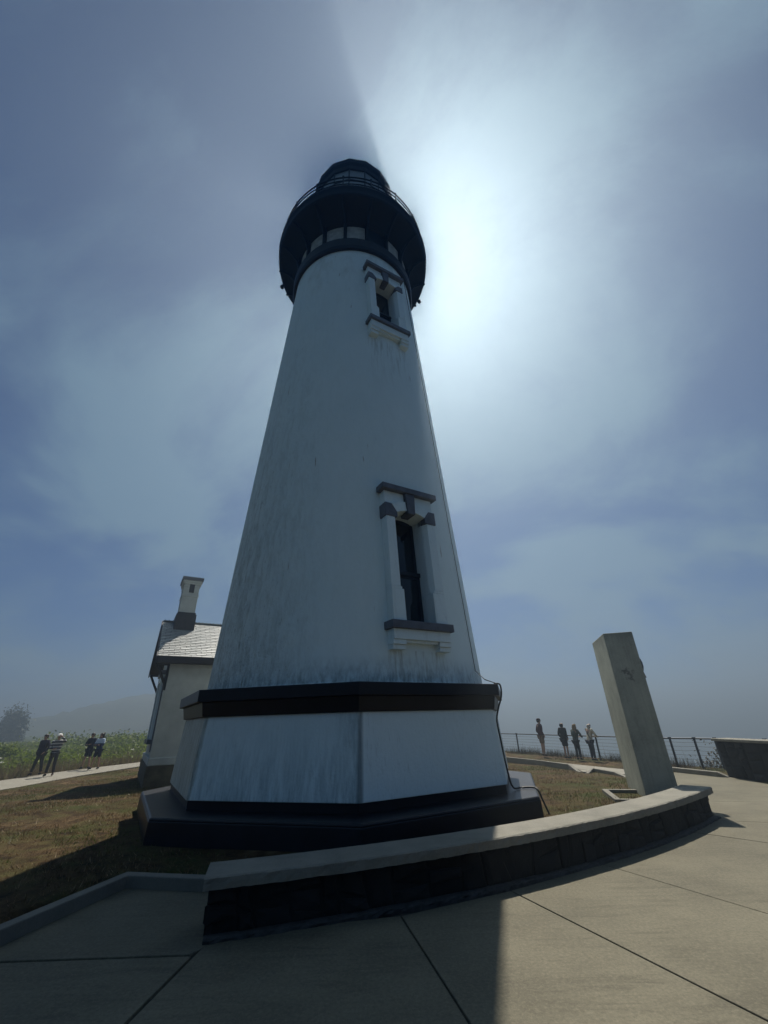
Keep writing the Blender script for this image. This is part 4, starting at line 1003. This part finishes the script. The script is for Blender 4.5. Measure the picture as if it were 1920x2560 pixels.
def person(loc, face, height, label, group, top, bottom, shoe, hair_c, arms='down', stride=0, hood=None, shorts=False, long_coat=0, lean=0, stripes=None, hair='short', extra=None, slim=1.14, bare=False):
    k = height / 1.75
    ro = empty('person', loc, face, label=label, category='person', group=group)
    ro.scale = (k, k, k)
    L = lean
    N = dict(pel=(0, -.01, .95), sp=(0, .0 + L * .25, 1.12), ch=(0, .0 + L * .6, 1.32), nk=(0, .01 + L * .9, 1.49), hd0=(0, .02 + L, 1.56), hd1=(0, .035 + L, 1.645), hd2=(0, .02 + L, 1.715))
    for s, sg in (('l', -1), ('r', 1)):
        st = stride * sg
        N['hip' + s] = (sg * .085, 0, .90); N['kn' + s] = (sg * .095, st * .5 + .02, .50); N['an' + s] = (sg * .10, st, .09 if st <= 0 else .10); N['toe' + s] = (sg * .125, st + .15, .035); N['heel' + s] = (sg * .1, st - .05, .05)
        N['sh' + s] = (sg * .175 * slim, -.005 + L * .75, 1.425)
        if arms == 'down': N['el' + s] = (sg * .225, -.03 + L * .5 - st * .3, 1.14); N['wr' + s] = (sg * .235, .06 - st * .6, .90); N['hn' + s] = (sg * .235, .09 - st * .6, .82)
        elif arms == 'pocket': N['el' + s] = (sg * .265, -.06 + L * .4, 1.15); N['wr' + s] = (sg * .20, .07 + L * .2, .97); N['hn' + s] = (sg * .16, .10 + L * .2, .92)
        elif arms == 'fence': N['el' + s] = (sg * .26, .12 + L, 1.13); N['wr' + s] = (sg * .13, .34 + L, 1.10); N['hn' + s] = (sg * .06, .37 + L, 1.10)
        elif arms == 'folded': N['el' + s] = (sg * .25, .08 + L, 1.14); N['wr' + s] = (-sg * .05, .20 + L * 1.1, 1.18); N['hn' + s] = (-sg * .12, .19 + L * 1.1, 1.19)
        elif arms == 'brow':
            if sg < 0: N['el' + s] = (sg * .34, .12 + L, 1.40); N['wr' + s] = (sg * .18, .20 + L, 1.62); N['hn' + s] = (sg * .10, .18 + L, 1.68)
            else: N['el' + s] = (sg * .23, .06 + L, 1.14); N['wr' + s] = (sg * .05, .20 + L, 1.12); N['hn' + s] = (-sg * .03, .21 + L, 1.13)
    # body: one continuous figure
    V, E, RR = [], [], []
    c0 = chain(N, ['pel', 'sp', 'ch', 'nk', 'hd0', 'hd1', 'hd2'], V, E, RR, [(.135, .10), (.12, .09), (.145, .10), (.055, .055), (.062, .072), (.076, .095), (.055, .07)])
    for s in 'lr':
        chain(N, ['sh' + s, 'el' + s, 'wr' + s, 'hn' + s], V, E, RR, [.055, .042, .028, (.034, .016)], 2)
        chain(N, ['hip' + s, 'kn' + s, 'an' + s, 'toe' + s], V, E, RR, [.085, .056, .037, .03], 0)
    # fingers and thumb at each hand, nose on the face
    for s, sg in (('l', -1), ('r', 1)):
        h_ = Vector(N['hn' + s]); w_ = Vector(N['wr' + s]); d = (h_ - w_).normalized(); side = d.cross(Vector((0, 0, 1)) if abs(d.z) < .8 else Vector((0, 1, 0))).normalized()
        b_ = V.index(N['hn' + s])
        for q in range(4):
            p = h_ + side * (q - 1.5) * .019 + d * .035; V.append(tuple(p)); RR.append(.0095); E.append((b_, len(V) - 1))
            p2 = p + d * (.035 - abs(q - 1.4) * .006) + Vector((0, .012, -.008)); V.append(tuple(p2)); RR.append(.0075); E.append((len(V) - 2, len(V) - 1))
        p = w_ + d * .03 + side * .04; V.append(tuple(p)); RR.append(.011); E.append((b_, len(V) - 1)); p2 = p + d * .03 + side * .01; V.append(tuple(p2)); RR.append(.008); E.append((len(V) - 2, len(V) - 1))
    skin('body', V, E, RR, SKN, ro)
    face_ = MB().add([(-.012, .12 + L, 1.615), (.012, .12 + L, 1.615), (0, .148 + L, 1.618), (0, .115 + L, 1.66)], [(0, 1, 2), (1, 3, 2), (3, 0, 2), (0, 3, 1)])
    for sg in (-1, 1): face_.ball((sg * .085, .03 + L, 1.635), .026, 8, (.4, .7, 1.1))
    face_.obj('face', SKN, ro)
    ey = MB()
    for sg in (-1, 1): ey.ball((sg * .03, .112 + L, 1.655), .010, 8)
    ey.box(-.024, .024, .118 + L, .124 + L, 1.588, 1.596); ey.obj('features', M['rubber'], ro)
    # upper garment
    if not bare:
        V, E, RR = [], [], []
        lowz = .86 - long_coat
        N['hem'] = (0, 0, lowz); wv = .17 + long_coat * .12
        chain(N, ['hem', 'pel', 'sp', 'ch', 'nk'], V, E, RR, [(wv * slim, .125), (.165 * slim, .125), (.150 * slim, .115), (.168 * slim, .122), (.075, .075)])
        for s in 'lr': chain(N, ['sh' + s, 'el' + s, 'wr' + s], V, E, RR, [.075, .060, .044], 3)
        gar = skin('jacket', V, E, RR, top, ro)
        if stripes: gar.data.materials.clear(); gar.data.materials.append(stripes)
    # lower garment
    V, E, RR = [], [], []
    chain(N, ['pel'], V, E, RR, [(.150 * slim, .112)])
    for s in 'lr':
        if shorts:
            m_ = Vector(N['hip' + s]).lerp(Vector(N['kn' + s]), .85); N['hem' + s] = tuple(m_)
            chain(N, ['hip' + s, 'hem' + s], V, E, RR, [.105, .092], 0)
        else:
            N['cuff' + s] = tuple(Vector(N['an' + s]) + Vector((0, 0, .03))); chain(N, ['hip' + s, 'kn' + s, 'cuff' + s], V, E, RR, [.102, .073, .060], 0)
    skin('shorts' if shorts else 'trousers', V, E, RR, bottom, ro)
    for s in 'lr':
        V, E, RR = [], [], []; chain(N, ['heel' + s, 'an' + s, 'toe' + s], V, E, RR, [(.045, .045), (.052, .06), (.045, .03)]); skin('shoe', V, E, RR, shoe, ro, 1)
    hc = MB()
    if hood:
        V, E, RR = [], [], []; N['h3'] = (0, -.015 + L, 1.60); N['h4'] = (0, .0 + L, 1.70); N['h2'] = (0, -.02 + L, 1.50)
        chain(N, ['h2', 'h3', 'h4'], V, E, RR, [(.095, .09), (.108, .112), (.085, .085)]); skin('hood', V, E, RR, hood, ro)
    elif hair == 'short':
        hc.ball((0, .008 + L, 1.672), .098, 14, (.92, 1.08, .80)).ball((0, -.025 + L, 1.635), .09, 14, (.95, .9, 1)); hc.obj('hair', hair_c, ro, smooth=True)
    elif hair == 'long':
        hc.ball((0, .0 + L, 1.67), .108, 14, (1, 1.08, .85)); hc.ball((0, -.05 + L, 1.56), .115, 14, (1.05, .7, 1.35))
        for q in range(40):
            a = random.uniform(0, 6.28); zz = random.uniform(1.45, 1.75); hc.ball((math.cos(a) * .10, -.02 + math.sin(a) * .09 + L, zz), .032, 6)
        hc.xf(lambda x, y, z: (x, min(y, .075 + L) if z < 1.70 else y, z)); hc.obj('hair', hair_c, ro, smooth=True)
    if extra: extra(ro, N, L)
    return ro
HB_, HBL = mat_simple('dark_hair', (.018, .014, .012), .6, .3, 20, .2), mat_simple('curly_blond_hair', (.17, .12, .055), .7, .4, 30, .4)
g1, g2 = 'visitors leaning on the cliff fence', 'walkers on the path through the field'
def fg(x, y): return float(ground_z(x, y)) + .02
fa = -math.atan2(FN[0], FN[1])       # facing the sea
def strap(ro, N, L): MB().tube([(-.12, .12 + L * .6, 1.46), (-.10, -.02 + L * .8, 1.50), (.02, -.135 + L * .5, 1.28), (.17, -.10 + L * .2, 1.02)], .018, 6).obj('strap', M['rubber'], ro)
def pack(ro, N, L): MB().ball((0, -.16 + L * .6, 1.27), .15, 12, (.95, .55, 1.3)).obj('backpack', cloth('patterned_pack', (.06, .075, .065)), ro, smooth=True)
def hat(ro, N, L): MB().ball((0, .01 + L, 1.69), .108, 14, (1, 1.1, .75)).box(-.075, .075, .07 + L, .19 + L, 1.675, 1.69).obj('cap', cloth('white_cap', (.72, .72, .70)), ro, smooth=False)
def cap_dark(ro, N, L): MB().ball((0, .005 + L, 1.69), .104, 14, (.95, 1.1, .72)).obj('beanie', cloth('dark_beanie', (.03, .015, .018)), ro, smooth=True)
x, y = 7.95, 24.72
person((x, y, fg(x, y)), fa - .25, 1.77, 'slim man in maroon top and tan shorts standing tall, furthest left at the fence', g1, cloth('maroon_top', (.055, .018, .022)), cloth('tan_shorts', (.16, .11, .07)), cloth('brown_shoes', (.06, .04, .03)), HB_, arms='pocket', shorts=True, extra=cap_dark, slim=.98)
x, y = 8.66, 23.45
person((x, y, fg(x, y)), fa + .1, 1.60, 'person in long black hooded jacket with bare legs at the fence', g1, cloth('black_jacket', (.012, .012, .014)), cloth('black_shorts', (.014, .014, .015)), cloth('dark_shoes', (.03, .03, .03)), HB_, arms='pocket', shorts=True, hood=cloth('black_hood', (.012, .012, .014)), long_coat=.05)
x, y = 8.86, 22.5
person((x, y, fg(x, y)), fa + .15, 1.50, 'person with curly light hair and grey patterned backpack leaning on the fence', g1, cloth('grey_green_jacket', (.05, .06, .055)), cloth('black_trousers', (.014, .016, .018)), cloth('dark_shoes', (.03, .03, .03)), HBL, arms='fence', lean=.10, hair='long', extra=pack)
x, y = 9.2, 21.72
person((x, y, fg(x, y)), fa - .1, 1.53, 'person in pale beige hooded top with dark crossbody strap leaning on the fence', g1, cloth('beige_hoodie', (.42, .38, .30)), cloth('navy_trousers', (.02, .02, .035)), cloth('dark_shoes', (.03, .03, .03)), HB_, arms='fence', lean=.12, hood=cloth('grey_hood', (.40, .37, .32)), extra=strap)
# striped jersey
t = NT('striped_jersey'); sp_ = t.node('ShaderNodeSeparateXYZ', {0: t.coord()})
sw = t.math('SINE', t.math('MULTIPLY', sp_.outputs[2], 48.0)); t.color(t.mixc(t.val(sw, -.15, .15), (.035, .035, .045), (.42, .42, .42))); t.rough(.85, .2); STR = t.m
t = NT('colour_block_jacket'); sp_ = t.node('ShaderNodeSeparateXYZ', {0: t.coord()})
t.color(t.mixc(t.val(t.math('MULTIPLY', t.math('SUBTRACT', sp_.outputs[2], 1.20), 8.0), .4, .5), (.022, .040, .10), (.48, .58, .72))); t.rough(.8, .2); BLK = t.m
fb = math.pi - .35 + .2
x, y = -17.0, 22.75
person((x, y, fg(x, y)), fb, 1.74, 'walker in dark purple jacket and dark trousers, furthest left on the path', g2, cloth('purple_jacket', (.035, .030, .050)), cloth('charcoal_trousers', (.03, .03, .028)), cloth('black_shoes', (.012, .012, .012)), HB_, arms='pocket', stride=.16)
x, y = -15.95, 22.2
person((x, y, fg(x, y)), fb + .5, 1.74, 'walker in striped top and white cap with one hand raised to the face', g2, cloth('grey_jersey', (.2, .2, .2)), cloth('dark_leggings', (.035, .032, .034)), cloth('black_shoes', (.012, .012, .012)), HB_, arms='brow', stride=.15, stripes=STR, extra=hat)
x, y = -16.4, 25.4
person((x, y, fg(x, y)), fb, 1.72, 'walker in long navy jacket beside the one with the pale blue shoulders', g2, cloth('navy_jacket', (.014, .020, .042)), cloth('navy_shorts', (.014, .018, .035)), cloth('dark_shoes', (.03, .03, .03)), HB_, arms='folded', stride=.13, shorts=True, long_coat=.08)
x, y = -15.65, 25.0
person((x, y, fg(x, y)), fb, 1.69, 'bare legged walker in navy jacket with pale blue shoulders', g2, cloth('blue_jacket', (.03, .05, .1)), cloth('navy_shorts', (.014, .018, .035)), cloth('dark_shoes', (.03, .03, .03)), HB_, arms='folded', stride=.16, shorts=True, long_coat=.06, stripes=BLK, hair='long')

# ------------------------------------------------------------------ fog
hz_ = MB().box(-1200, 1200, -500, 1600, -26, 31)
t = bpy.data.materials.new('sea_fog'); t.use_nodes = True
n_ = t.node_tree.nodes; n_.remove(n_['Principled BSDF'])
pv = n_.new('ShaderNodeVolumePrincipled'); pv.inputs['Color'].default_value = (.68, .845, 1.0, 1); pv.inputs['Density'].default_value = .0054; pv.inputs['Anisotropy'].default_value = .72
t.node_tree.links.new(pv.outputs[0], n_['Material Output'].inputs['Volume'])
hz_.obj('haze', t, kind='stuff')
